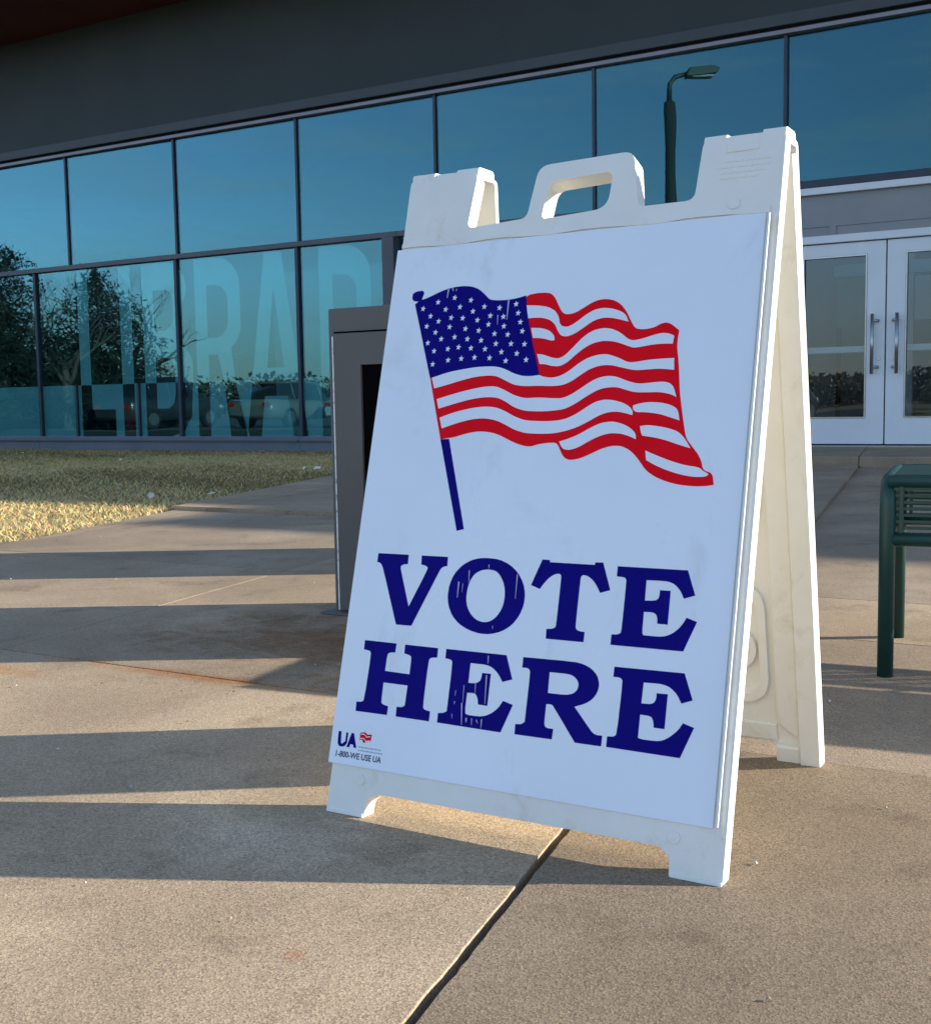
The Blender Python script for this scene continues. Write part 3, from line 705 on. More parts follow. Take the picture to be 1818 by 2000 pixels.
# wall panels above the glass, brown eaves, roof and the rest of the shell
bbox('wall_trim', -8, 15.6, -0.12, 0.10, ZT + 0.078, ZT + 0.20, M['soffit2'], bevel=0.004)
bbox('wall_panel', -8, 15.6, -0.12, 0.06, ZT + 0.202, 6.28, M['soffit'])
bbox('eaves', -9.0, 15.8, -0.1, 1.6, 6.283, 6.42, M['fascia'])
bbox('fascia', -9.0, 15.8, 1.603, 1.68, 6.24, 6.75, M['fascia'], bevel=0.01)
bbox('roof', -8.2, 15.6, -10.2, -0.13, ZT + 0.205, ZT + 0.45, M['wall'])
bbox('roof', -9.0, 15.8, -10.4, 1.6, 6.424, 6.6, M['wall'])
bbox('back_wall', -8, 15.6, -10.2, -10.0, 0, ZT + 0.2, M['room'])
bbox('end_wall', -8.0, -3.93, -0.16, 0.0, 0, ZT + 0.2, M['wall'])
bbox('end_wall', -8.2, -8.0, -10.2, 0.0, 0, ZT + 0.2, M['wall'])
bbox('front_wall', 15.43, 24.0, -10.2, 0.0, 0, 4.62, M['wall'])
bbox('front_wall', 24.003, 44.0, -10.2, 0.0, 0, 5.15, M['wall'])
bbox('room_floor', -8, 15.42, -10, -0.125, -0.04, 0.10, M['room_floor'])
bbox('ceiling', -8, 15.42, -9.99, -0.125, 4.52, 4.58, M['room'])
bbox('vestibule_wall', 10.7, 10.82, -3.4, -0.13, 0.1, 2.7, M['room'])
for u in (11.35, 11.78, 12.35, 12.9, 13.5):
    bbox('vestibule_post', u - 0.045, u + 0.045, -3.3, -3.2, 0.1, 3.0, M['door'])
bbox('vestibule_head', 10.83, 15.3, -3.32, -3.18, 2.2, 2.36, M['door'])
bbox('reading_room_wall', 2.3, 9.0, -2.2, -2.1, 0.1, 2.75, M['room'])
bbox('notice_board', 11.85, 12.3, -3.16, -3.14, 1.6, 2.15, M['line'])
for i, u in enumerate((-2.4, -0.2, 2.0, 4.2, 6.4, 8.6)):
    t = bbox('bookshelf', u, u + 1.7, -6.2, -5.8, 0.1, 1.7, M['shelf'])

# ------------------------------------------------------------------ the A-frame sign
M['plastic'] = noisy('white_moulded_plastic', (0.83, 0.82, 0.76), (0.79, 0.78, 0.71), 14, 0.42, bump=0.06, bump_scale=120)
M['poster'] = noisy('white_poster_board', (0.80, 0.875, 0.95), (0.74, 0.82, 0.90), 3.2, 0.30, lo=0.42, hi=0.78, rvar=0.1)
def grime(m, scale, amt, lo, hi, stretch=(1, 1, 1)):
    """faint grey handling marks multiplied over a material's colour"""
    b = m.node_tree.nodes['Principled BSDF']
    src = b.inputs['Base Color'].links[0].from_socket
    t = N(m, 'ShaderNodeTexCoord')
    mp_ = N(m, 'ShaderNodeMapping'); mp_.inputs['Scale'].default_value = stretch
    LK(m, t, 'Object', mp_, 'Vector')
    n = N(m, 'ShaderNodeTexNoise', Scale=scale, Detail=8, Roughness=0.68, Distortion=0.6)
    LK(m, mp_, 'Vector', n, 'Vector')
    r = N(m, 'ShaderNodeValToRGB')
    r.color_ramp.elements[0].position = lo; r.color_ramp.elements[0].color = (1, 1, 1, 1)
    r.color_ramp.elements[1].position = hi; r.color_ramp.elements[1].color = (*amt, 1)
    LK(m, n, 'Fac', r, 'Fac')
    x = N(m, 'ShaderNodeMix', data_type='RGBA', blend_type='MULTIPLY'); x.inputs['Factor'].default_value = 1
    m.node_tree.links.new(src, x.inputs['A']); LK(m, r, 'Color', x, 'B')
    LK(m, x, 'Result', b, 'Base Color')
grime(M['poster'], 7, (0.86, 0.86, 0.86), 0.58, 0.76, (1, 1, 0.5))
grime(M['poster'], 60, (0.84, 0.83, 0.82), 0.68, 0.76, (1, 1, 0.12))
grime(M['plastic'], 12, (0.80, 0.76, 0.66), 0.56, 0.78)
grime(M['plastic'], 90, (0.72, 0.70, 0.64), 0.70, 0.76)
M['ink_blue'] = noisy('blue_print', (0.003, 0.001, 0.17), (0.005, 0.002, 0.20), 20, 0.45, spec=0.06)
M['ink_red'] = noisy('red_print', (0.82, 0.003, 0.012), (0.90, 0.004, 0.015), 20, 0.45, spec=0.06)
M['ink_dark'] = mat('navy_print', (0.02, 0.03, 0.12), 0.45)
M['ink_grey'] = mat('grey_print', (0.36, 0.40, 0.46), 0.5)

S0 = Vector((0.1864, 1.8423, 0)); SH = -0.5189
SL, HIN = 1.0487, 1.0082
SD = math.sqrt(SL * SL - HIN * HIN)
sign = empty('sandwich_board', S0, SH)
tag(sign, 'white plastic A-frame voting sign with flag and blue VOTE HERE lettering', 'sign')
def front(u, s, n):
    return Vector((u, -SD + SD * s / SL - HIN / SL * n, HIN * s / SL + SD / SL * n))
GAP = 0.058
BL_ = math.hypot(SD - GAP, HIN)
def back(u, s, n):     # outer face of the rear leaf
    return Vector((-u, SD - (SD - GAP) * s / BL_ + HIN / BL_ * n, HIN * s / BL_ + (SD - GAP) / BL_ * n))

def leaf_outline(u0, u1, top=1.036):
    pts = [(u0, 0.0), (-0.236, 0.0), (-0.236, 0.024), (-0.222, 0.038), (0.232, 0.038), (0.246, 0.024), (0.246, 0.0), (u1, 0.0),
           (u1, top + 0.004), (0.198, top + 0.004), (0.192, 0.948), (0.105, 0.947), (0.0905, top + 0.002), (-0.068, top - 0.003), (-0.080, 0.947), (-0.186, 0.940), (-0.178, top - 0.002), (u0, top)]
    rad = [0.006, 0.006, 0.006, 0.01, 0.01, 0.006, 0.006, 0.006, 0.012, 0.012, 0.014, 0.012, 0.019, 0.019, 0.012, 0.012, 0.012, 0.012]
    return round_poly(pts, rad, 5)
handle_hole = round_poly([(-0.054, 0.9425), (-0.047, 1.004), (0.060, 1.009), (0.056, 0.950)], [0.010, 0.016, 0.014, 0.022], 6)
U0, U1 = -0.306, 0.3185
TH = 0.026
# front leaf
fl = MB().prism([leaf_outline(U0, U1), handle_hole], -TH, 0.0, front).build('front_leaf', M['plastic'], sign, bevel=0.0035, seg=3, angle=40)
rim = MB()
for a, b_ in ((0.3105, U1 - 0.0012),):
    rim.prism([[(a, 0.06), (b_, 0.06), (b_, 0.912), (a, 0.912)]], -0.004, 0.0012, front)
rim.build('side_rim', M['plastic'], fl, bevel=0.0018)
rim = MB().prism([[(0.3045, 0.074), (0.3082, 0.074), (0.3072, 0.915), (0.3035, 0.915)]], -0.004, 0.0080, front)
rim.build('channel_lip', M['plastic'], fl, bevel=0.001)
for (uu, ss) in ((-0.246, 0.927), (0.252, 0.936), (-0.251, 0.055), (0.249, 0.052)):
    MB().prism([disc(0.0085, 22, uu, ss)], -0.002, 0.0022, front).build('plug', M['plastic'], fl, bevel=0.0014)
for uu in (-0.271, 0.281):      # rubber-like shoe line on the feet
    a, b_ = (U0 + 0.001, -0.238) if uu < 0 else (0.248, U1 - 0.001)
    MB().prism([[(a, 0.0), (b_, 0.0), (b_, 0.006), (a, 0.006)]], -TH + 0.002, 0.0022, front).build('foot_pad', M['plastic'], fl, bevel=0.001)
# raised lettering on the right tab, too small to read
emb = MB()
rr = random.Random(4)
for row, (s0, l0, l1) in enumerate(((1.000, 0.232, 0.300), (0.9915, 0.222, 0.298), (0.983, 0.228, 0.292), (0.9745, 0.226, 0.276))):
    x = l0
    while x < l1:
        w_ = rr.uniform(0.003, 0.009)
        emb.prism([[(x, s0), (x + w_, s0 + 0.0006), (x + w_, s0 + 0.0036), (x, s0 + 0.003)]], -0.001, 0.0007, front)
        x += w_ + rr.uniform(0.0012, 0.003)
emb.build('embossed_text', M['plastic'], fl)
# handle loop: deeper than the leaves, with a rounded grip
ho = round_poly([(-0.0805, 0.953), (-0.0680, 1.0325), (0.0905, 1.0375), (0.1025, 0.957)], [0.004, 0.019, 0.019, 0.004], 7)
hi_ = round_poly([(-0.0525, 0.9535), (-0.0465, 1.0035), (0.0595, 1.0085), (0.0565, 0.957)], [0.004, 0.016, 0.014, 0.004], 6)
n_ = len(ho)
loop_ = [p for p in ho] + [p for p in reversed(hi_)]
hg = MB().prism([loop_], -0.036, -0.004, front)
hg.build('handle', M['plastic'], sign, bevel=0.004, seg=3, angle=50)
# hinge caps over both tabs, the middle one set lower
def cap(a, b_, hz, inset):
    prof = round_poly([(0.002 + inset, HIN - 0.022), (0.002 + inset, HIN + hz), (GAP - 0.002 - inset, HIN + hz), (GAP - 0.002 - inset, HIN - 0.022)], [0.0, 0.017, 0.02, 0.0], 6)
    MB().prism([prof], a, b_, lambda y, z, x: (x, y - 0.004, z)).build('hinge_cap', M['plastic'], sign, bevel=0.002)
for (a, b_, hz, ins) in ((-0.3045, -0.262, -0.004, 0), (-0.2605, -0.221, -0.0065, 0.002), (-0.2195, -0.179, -0.0035, 0), (0.1985, 0.2315, -0.003, 0), (0.2335, 0.2825, -0.0055, 0.003), (0.2845, 0.3175, -0.002, 0)):
    cap(a, b_, hz, ins)
MB().prism([[(0.2345, 1.015), (0.2815, 1.016), (0.2815, 1.034), (0.2345, 1.033)]], -0.002, 0.0016, front).build('latch_recess', M['plastic'], fl, bevel=0.0012)
# rear leaf: outer sheet, rim on its inner side, pressed relief
def mirror(lp): return [(-a, b) for a, b in lp]
def rear_outline(u0, u1, top):
    pts = [(u0, 0.0), (-0.236, 0.0), (-0.236, 0.024), (-0.222, 0.038), (0.232, 0.038), (0.246, 0.024), (0.246, 0.0), (u1, 0.0),
           (u1, top + 0.004), (0.198, top + 0.004), (0.192, 0.930), (-0.186, 0.930), (-0.178, top - 0.002), (u0, top)]
    return round_poly(pts, [0.006, 0.006, 0.006, 0.01, 0.01, 0.006, 0.006, 0.006, 0.012, 0.012, 0.014, 0.012, 0.012, 0.012], 5)
bo = mirror(rear_outline(U0, U1, BL_ - 0.012))
rl = MB().prism([bo], -0.010, 0.0, back).build('rear_leaf', M['plastic'], sign, bevel=0.0025, seg=2, angle=40)
# walls that stiffen its edge (seen from the inner side)
RW, TH2 = 0.034, 0.030
def strip(name, poly, n0, n1, bev=0.002, parent=rl):
    return MB().prism([poly], n0, n1, back).build(name, M['plastic'], parent, bevel=bev)
for sg in (-1, 1):
    e0, e1 = (-U1 + 0.001, -U1 + RW) if sg < 0 else (-U0 - RW, -U0 - 0.001)
    strip('edge_wall', [(e0, 0.001), (e1, 0.001), (e1, 1.005), (e0, 1.005)], -TH2, -0.009)
    a0, a1 = (-U1 + RW + 0.001, -U1 + RW + 0.04) if sg < 0 else (-U0 - RW - 0.04, -U0 - RW - 0.001)
    strip('edge_wall', [(a0, 0.045), (a1, 0.075), (a1, 0.925), (a0, 0.925)], -0.018, -0.0095, 0.006)
    strip('foot_block', [(e1 + 0.001 if sg < 0 else e0 - 0.042, 0.002), (e1 + 0.042 if sg < 0 else e0 - 0.001, 0.002), (e1 + 0.042 if sg < 0 else e0 - 0.001, 0.036), (e1 + 0.001 if sg < 0 else e0 - 0.042, 0.036)], -0.024, -0.0092, 0.003)
strip('edge_wall', [(-U1 + RW + 0.041, 0.040), (-U0 - RW - 0.041, 0.040), (-U0 - RW - 0.041, 0.072), (-U1 + RW + 0.041, 0.072)], -0.014, -0.0094, 0.003)
def ring(outer, t, n1, name='pressed_ring'):
    cx = sum(p[0] for p in outer) / len(outer); cy = sum(p[1] for p in outer) / len(outer)
    inner = [(cx + (x - cx) * (1 - t / abs(max(q[0] for q in outer) - cx)), cy + (y - cy) * (1 - t / abs(max(q[1] for q in outer) - cy))) for x, y in outer]
    return MB().prism([outer, inner], -n1, -0.0096, back).build(name, M['plastic'], rl, bevel=0.004, seg=3)
for cy in (0.22, 0.53, 0.80):
    ring(round_poly([(-0.235, cy - 0.11), (0.235, cy - 0.11), (0.235, cy + 0.11), (-0.235, cy + 0.11)], 0.05, 7), 0.014, 0.0185)
    for cx in (-0.175, 0.0, 0.175):
        ring(disc(0.042, 28, cx, cy - 0.01), 0.010, 0.0195)
        MB().prism([disc(0.012, 18, cx, cy - 0.01)], -0.022, -0.0096, back).build('pressed_boss', M['plastic'], rl, bevel=0.003)
for cx in (-0.2, -0.14, 0.1, 0.2):
    MB().prism([disc(0.013, 18, cx, 0.375)], -0.018, -0.0096, back).build('pressed_boss', M['plastic'], rl, bevel=0.004)

# poster board in the front leaf, with its print
pn = 0.0024
board = MB().prism([[(-0.313, 0.0735), (0.3005, 0.0715), (0.3005, 0.9185), (-0.313, 0.912)]], 0.0004, pn, front).build('poster_board', M['poster'], sign, bevel=0.0006)
board['label'] = 'white poster board with printed flag and lettering'
# clips of the frame over the poster's top and bottom edge
mb = MB()
xs = [-0.305 + 0.61 * i / 40 for i in range(41)]
top_e = [(x, 0.9135 + 0.0055 * (x + 0.3) / 0.6 + 0.0016 * math.sin(x * 38) + rr.uniform(-0.0004, 0.0004)) for x in xs]
mb.prism([top_e + [(0.305, 0.9265), (-0.305, 0.9215)]], -0.001, pn + 0.0009, front)
mb.build('top_clip', M['plastic'], fl, bevel=0.0012)

def ink(name, loops, material, lv, parent=board):
    lp = [[(a / 1000, b / 1000) for a, b in l] for l in loops]
    return MB().prism(lp, None, pn + 0.00035 * lv, front).build(name, material, parent)
def smooth_loop(pts, it=1):
    """corner cutting for curved outlines"""
    for _ in range(it):
        out = []
        n = len(pts)
        for i in range(n):
            p0, p1, p2 = pts[i - 1], pts[i], pts[(i + 1) % n]
            v1 = Vector((p1[0] - p0[0], p1[1] - p0[1])); v2 = Vector((p2[0] - p1[0], p2[1] - p1[1]))
            if v1.length > 1e-6 and v2.length > 1e-6 and v1.angle(v2) < R(50):
                out += [(p1[0] * 0.78 + p0[0] * 0.22, p1[1] * 0.78 + p0[1] * 0.22), (p1[0] * 0.78 + p2[0] * 0.22, p1[1] * 0.78 + p2[1] * 0.22)]
            else:
                out.append(p1)
        pts = out
    return pts
ink('printed_flag', [smooth_loop(ART['red'], 2)], M['ink_red'], 1)
for st_ in ART['stripes']:
    ink('white_stripe', [smooth_loop(st_, 2)], M['poster'], 2)
ink('blue_canton', [smooth_loop(ART['canton'], 2)], M['ink_blue'], 2)
ink('flag_knob', [smooth_loop(ART['knob'], 2)], M['ink_blue'], 1)
ink('flag_pole', [ART['pole']], M['ink_blue'], 1)
for (cx, cy) in ART['stars']:
    st_ = []
    t0 = rr.uniform(-0.2, 0.1)
    for k in range(10):
        q = (5.0 if k % 2 == 0 else 2.1)
        a = math.pi / 2 + k * math.pi / 5 + t0
        st_.append((cx + q * math.cos(a), cy + q * 1.06 * math.sin(a)))
    ink('star', [st_], M['poster'], 3)
for lp in ART['letters']:
    ink('letter', [smooth_loop(l, 1) for l in lp], M['ink_blue'], 1)
mb = MB()
for l in ART['scratch']:
    mb.prism([[(a / 1000, b / 1000) for a, b in l]], None, pn + 0.0011, front)
M['scratch'] = mat('scuffed_print', (0.42, 0.42, 0.62), 0.5)
sc_ = tag(mb.build('scuffs', M['scratch'], board), kind='stuff')
ink('maker_mark', [ART['logoU']], M['ink_blue'], 1)
ink('maker_mark', [ART['logoA']], M['ink_blue'], 1)
lf = ink('maker_mark', [ART['logoflag']], M['ink_red'], 1)
xs0 = [p[0] for p in ART['logoflag']]; ys0 = [p[1] for p in ART['logoflag']]
lx, ly = (min(xs0) + max(xs0)) / 2, (min(ys0) + max(ys0)) / 2
for k in (-1, 1):
    ink('maker_mark', [[(lx - 9, ly + 1.5 + k * 3.2), (lx - 3, ly + 2.5 + k * 3.2), (lx + 2, ly - 1.5 + k * 3.2), (lx + 9, ly + 0.2 + k * 3.2), (lx + 9, ly - 0.9 + k * 3.2), (lx + 2, ly - 2.8 + k * 3.2), (lx - 3, ly + 1.3 + k * 3.2), (lx - 9, ly + 0.2 + k * 3.2)]], M['poster'], 2)

def text_mesh(name, txt, u0, s0, u1, h, material, lv=1, parent=board, bold=0.0):
    """flat print of a word: u0..u1 wide, h tall"""
    cu = bpy.data.curves.new(name, 'FONT')
    cu.body = txt; cu.size = 1.0; cu.offset = bold; cu.resolution_u = 3
    ob = bpy.data.objects.new(name, cu); COL.objects.link(ob)
    bpy.context.view_layer.update()
    me = bpy.data.meshes.new_from_object(ob.evaluated_get(bpy.context.evaluated_depsgraph_get()))
    bpy.data.objects.remove(ob)
    xs_ = [v.co.x for v in me.vertices]; ys_ = [v.co.y for v in me.vertices]
    x0, x1, y0, y1 = min(xs_), max(xs_), min(ys_), max(ys_)
    for v in me.vertices:
        v.co = front(u0 + (v.co.x - x0) / (x1 - x0) * (u1 - u0), s0 + (v.co.y - y0) / (y1 - y0) * h, pn + 0.00035 * lv)
    me.materials.clear(); me.materials.append(material)
    return put(name, me, parent)
text_mesh('phone_line', '1-800-WE USE UA', -0.3005, 0.0842, -0.2165, 0.0095, M['ink_dark'], bold=0.02)
for s_, e_ in ((0.1025, -0.222), (0.0975, -0.217)):   # two hair-fine lines under the mark
    x = -0.2600
    g_ = MB()
    while x < e_:
        w_ = rr.uniform(0.002, 0.006)
        g_.prism([[(x, s_), (x + w_, s_), (x + w_, s_ + 0.0017), (x, s_ + 0.0017)]], None, pn + 0.00035, front)
        x += w_ + 0.0012
    g_.build('fine_print', M['ink_grey'], board)

# ------------------------------------------------------------------ grey cabinets behind the sign
M['cab'] = noisy('warm_grey_painted_steel', (0.115, 0.107, 0.10), (0.095, 0.09, 0.086), 3, 0.5, bump=0.05)
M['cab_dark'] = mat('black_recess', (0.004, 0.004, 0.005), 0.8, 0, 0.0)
M['cab_edge'] = noisy('painted_edge_glint', (0.85, 0.85, 0.83), (0.25, 0.25, 0.25), 60, 0.5, lo=0.55, hi=0.7)  # bright speckle painted as a white glint along the panel seam
def cabinet(loc, W_, H_, D_, label):
    t = empty('book_return', loc, BH)
    tag(t, label, 'cabinet', 'grey steel cabinets on the plaza')
    # local x along u, y into depth
    MB().box(0, W_, 0, D_, 0.0, H_).build('body', M['cab'], t, bevel=0.006)
    mb = MB()
    s0, s1 = 0.027, W_ - 0.027
    z1 = H_ - 0.075
    fy = lambda a, b, n: (a, -n, b)
    mb.prism([round_poly([(s0, 0.012), (s1, 0.012), (s1, z1), (s0, z1)], [0.002, 0.002, 0.012, 0.012]), [(0.122, 0.2), (0.122, 0.74), (W_ - 0.122, 0.74), (W_ - 0.122, 0.2)]], 0.001, 0.012, fy)
    dp = mb.build('front_panel', M['cab'], t, bevel=0.003)
    MB().prism([[(0.118, 0.196), (W_ - 0.118, 0.196), (W_ - 0.118, 0.744), (0.118, 0.744)]], 0.0012, 0.003, fy).build('black_opening', M['cab_dark'], t)
    MB().prism([[(s0 - 0.0045, 0.01), (s0 - 0.0008, 0.01), (s0 - 0.0008, z1 - 0.008), (s0 - 0.0045, z1 - 0.008)]], 0.0008, 0.013, fy).build('seam_glint', M['cab_edge'], t)
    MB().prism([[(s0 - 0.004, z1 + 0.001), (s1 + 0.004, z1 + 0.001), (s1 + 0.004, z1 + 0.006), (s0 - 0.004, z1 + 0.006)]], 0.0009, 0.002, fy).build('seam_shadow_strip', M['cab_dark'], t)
    MB().box(-0.02, W_ + 0.02, -0.05, D_ + 0.02, 0.0, 0.006).build('base_plate', M['cab'], t, bevel=0.002)
    return t
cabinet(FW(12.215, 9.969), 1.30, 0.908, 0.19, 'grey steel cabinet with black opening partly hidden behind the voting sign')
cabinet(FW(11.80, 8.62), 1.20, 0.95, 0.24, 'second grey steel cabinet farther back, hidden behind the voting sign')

# ------------------------------------------------------------------ green bench
M['green'] = noisy('dark_green_powder_coat', (0.003, 0.036, 0.032), (0.005, 0.048, 0.042), 6, 0.45, bump=0.05, bump_scale=90)
bench = empty('bench', FW(13.83, 10.115), BH + R(6.2))
tag(bench, 'dark green slatted metal bench at the right edge beyond the sign', 'bench')
BLn = 1.55       # length along u; local y into depth
for x in (0.0, BLn):
    pts = [(x, 0, 0.0), (x, 0, 0.385)]
    for k in range(1, 7):
        a = R(90 * k / 6); pts.append((x, 0.05 * (1 - math.cos(a)), 0.385 + 0.05 * math.sin(a)))
    pts.append((x, 0.41, 0.435))
    for k in range(1, 7):
        a = R(90 * k / 6); pts.append((x, 0.41 + 0.05 * math.sin(a), 0.385 + 0.05 * math.cos(a)))
    pts.append((x, 0.46, 0.0))
    MB().tube(pts, 0.0175, 14).build('end_frame', M['green'], bench)
    MB().tube([(x, 0.0, 0.311), (x, 0.46, 0.311)], 0.013, 12).build('end_rail', M['green'], bench)
for y in (0.0, 0.46):
    MB().tube([(0.0, y, 0.309), (BLn, y, 0.309)], 0.0155, 12).build('lower_rail', M['green'], bench)
    MB().tube([(0.0, y, 0.437), (BLn, y, 0.437)], 0.013, 12).build('upper_rail', M['green'], bench)
    for k in range(7):       # slats of the apron
        z = 0.334 + k * 0.0143
        MB().box(0.012, BLn - 0.012, y - 0.003, y + 0.003, z - 0.0032, z + 0.0032).build('slat', M['green'], bench)
    for k in range(17):
        x = 0.028 + k * (BLn - 0.056) / 16
        MB().box(x - 0.004, x + 0.004, y - 0.0055, y + 0.0055, 0.318, 0.436).build('slat_tie', M['green'], bench)
for k in range(16):          # seat slats
    y = 0.035 + k * 0.026
    MB().box(0.01, BLn - 0.01, y - 0.0085, y + 0.0085, 0.444, 0.450).build('seat_slat', M['green'], bench)
for k in range(9):
    x = 0.028 + k * (BLn - 0.056) / 8
    MB().box(x - 0.005, x + 0.005, 0.01, 0.45, 0.4365, 0.4435).build('seat_tie', M['green'], bench)

# ------------------------------------------------------------------ grass
def blades():
    n = 290000
    u = RNG.uniform(-6.0, 9.6, n); w = RNG.uniform(0.05, 10.8, n)
    x = B0.x + BU.x * u + BN.x * w; y = B0.y + BU.y * u + BN.y * w
    d = x * en.x + y * en.y - ec
    edge_wob = 0.05 * np.sin(x * 3.1 + y * 2.3) + 0.03 * np.sin(y * 9.1)
    keep = (d < -0.01 + edge_wob * 0.5) & (x / y > -0.75)
    u, w, x, y, d = u[keep], w[keep], x[keep], y[keep], d[keep]
    n = len(x)
    patch = np.sin(x * 1.7 + 0.6) * np.cos(y * 1.1 - 0.4) + 0.6 * np.sin(x * 4.3 + y * 3.1)
    h = RNG.uniform(0.012, 0.038, n) * (1 + 0.25 * patch)
    wd = RNG.uniform(0.0014, 0.003, n) * (1 + y / 12)
    an = RNG.uniform(0, 2 * np.pi, n)
    lean = RNG.uniform(0.4, 2.2, n) * h
    la = RNG.uniform(0, 2 * np.pi, n)
    bx, by = np.cos(an) * wd, np.sin(an) * wd
    z0 = np.full(n, -0.014)
    V = np.zeros((n, 5, 3))
    V[:, 0] = np.stack([x - bx, y - by, z0], 1); V[:, 1] = np.stack([x + bx, y + by, z0], 1)
    mxp, myp = x + np.cos(la) * lean * 0.35, y + np.sin(la) * lean * 0.35
    V[:, 2] = np.stack([mxp + bx * 0.8, myp + by * 0.8, z0 + h * 0.6], 1)
    V[:, 3] = np.stack([mxp - bx * 0.8, myp - by * 0.8, z0 + h * 0.6], 1)
    V[:, 4] = np.stack([x + np.cos(la) * lean, y + np.sin(la) * lean, z0 + h], 1)
    me = bpy.data.meshes.new('grass')
    me.vertices.add(n * 5)
    me.vertices.foreach_set('co', V.reshape(-1))
    base = np.arange(n) * 5
    quad = np.stack([base, base + 1, base + 2, base + 3], 1)
    tri = np.stack([base + 3, base + 2, base + 4], 1)
    loops = np.concatenate([quad, tri], 1).reshape(-1)
    me.loops.add(n * 7)
    me.loops.foreach_set('vertex_index', loops)
    me.polygons.add(n * 2)
    st = np.stack([np.arange(n) * 7, np.arange(n) * 7 + 4], 1).reshape(-1)
    me.polygons.foreach_set('loop_start', st)
    me.update(calc_edges=True)
    at = me.color_attributes.new('tone', 'FLOAT_COLOR', 'POINT')
    # straw in most places, green patches thinned in the sunlit band to paint it brighter
    gch = np.clip(0.30 + 0.25 * patch - 0.32 * (w > 7.2) + 0.35 * np.sin(u * 0.5 + w * 0.8) , 0.05, 0.75)
    isg = RNG.uniform(0, 1, n) < gch
    dry = np.stack([RNG.uniform(0.62, 0.84, n), RNG.uniform(0.50, 0.68, n), RNG.uniform(0.22, 0.34, n)], 1)
    grn = np.stack([RNG.uniform(0.17, 0.26, n), RNG.uniform(0.16, 0.23, n), RNG.uniform(0.06, 0.10, n)], 1)
    brn = np.stack([RNG.uniform(0.42, 0.56, n), RNG.uniform(0.28, 0.38, n), RNG.uniform(0.11, 0.17, n)], 1)
    c = np.where(isg[:, None], grn, dry)
    isb = RNG.uniform(0, 1, n) < 0.16 + 0.3 * (w < 1.2)
    c = np.where(isb[:, None], brn, c)
    C4 = np.ones((n, 5, 4)); C4[:, :, :3] = c[:, None, :]
    at.data.foreach_set('color', C4.reshape(-1))
    m = mat('grass_blades', (0.3, 0.25, 0.12), 0.8, 0, 0.2)
    b = m.node_tree.nodes['Principled BSDF']
    a = N(m, 'ShaderNodeAttribute', attribute_name='tone')
    LK(m, a, 'Color', b, 'Base Color')
    tr = N(m, 'ShaderNodeBsdfTranslucent')
    LK(m, a, 'Color', tr, 'Color')
    ms = N(m, 'ShaderNodeMixShader'); ms.inputs['Fac'].default_value = 0.3
    out = m.node_tree.nodes['Material Output']
    LK(m, b, 'BSDF', ms, 1); LK(m, tr, 'BSDF', ms, 2); LK(m, ms, 'Shader', out, 'Surface')
    o = put('grass', me, None, m)
    tag(o, 'dry straw-coloured winter grass beside the pavement', 'grass', kind='stuff')
blades()

# fallen leaves and grit
def scatter_leaves():
    mb = MB()
    rl_ = random.Random(5)
    for k in range(80):
        u = rl_.uniform(-4, 9); w = rl_.uniform(0.4, 7.6)
        p = FW(u, w, 0.03)
        if en.dot(p.xy) > ec - 0.1: continue
        s = rl_.uniform(0.025, 0.05); a = rl_.uniform(0, 6.28)
        t = Vector((math.cos(a), math.sin(a), rl_.uniform(-0.3, 0.5))); q = Vector((-math.sin(a), math.cos(a), rl_.uniform(-0.2, 0.6)))
        b = len(mb.v)
        for (i, j) in ((-1, 0), (-0.3, -0.55), (0.5, -0.45), (1, 0), (0.5, 0.45), (-0.3, 0.55)):
            mb.v.append(tuple(p + t * s * i + q * s * j + Vector((0, 0, 0.25 * s * abs(j)))))
        mb.f += [(b, b + 1, b + 2, b + 3), (b, b + 3, b + 4, b + 5)]
    M['dead_leaf'] = noisy('pale_dead_leaf', (0.78, 0.72, 0.62), (0.5, 0.4, 0.28), 30, 0.8)
    o = mb.build('leaf_litter', M['dead_leaf'])
    tag(o, 'pale fallen leaves scattered over the dry lawn', 'leaves', kind='stuff')
    mb = MB()
    for k in range(420):
        x = rl_.uniform(-2.2, 2.6); y = rl_.uniform(1.0, 7.0)
        if x / y < -0.45 or x / y > 0.47 or en.dot(Vector((x, y))) < ec: continue
        s = rl_.uniform(0.0012, 0.0042); a = rl_.uniform(0, 3)
        b = len(mb.v)
        for (i, j, kk) in ((1, 0, 0), (0, 1, 0), (-1, 0, 0), (0, -1, 0), (0, 0, 0.8)):
            mb.v.append((x + s * (i * math.cos(a) - j * math.sin(a)), y + s * (i * math.sin(a) + j * math.cos(a)), 0.0045 + s * kk))
        mb.f += [(b, b + 1, b + 4), (b + 1, b + 2, b + 4), (b + 2, b + 3, b + 4), (b + 3, b, b + 4)]
    M['grit'] = noisy('grit', (0.5, 0.47, 0.42), (0.12, 0.10, 0.08), 9, 0.9, lo=0.45, hi=0.55)
    o = mb.build('grit', M['grit'])
    tag(o, 'loose grit and crumbs on the concrete', 'grit', kind='stuff')
scatter_leaves()

# ------------------------------------------------------------------ what the windows mirror: trees, lamp, cars, far edge
M['bark'] = noisy('bark', (0.07, 0.055, 0.045), (0.11, 0.09, 0.075), 6, 0.9, bump=0.5)
M['needles'] = noisy('dark_needles', (0.006, 0.012, 0.008), (0.014, 0.022, 0.013), 2.2, 0.8)
M['needles2'] = noisy('grey_green_needles', (0.010, 0.016, 0.011), (0.022, 0.030, 0.02), 2.2, 0.8)

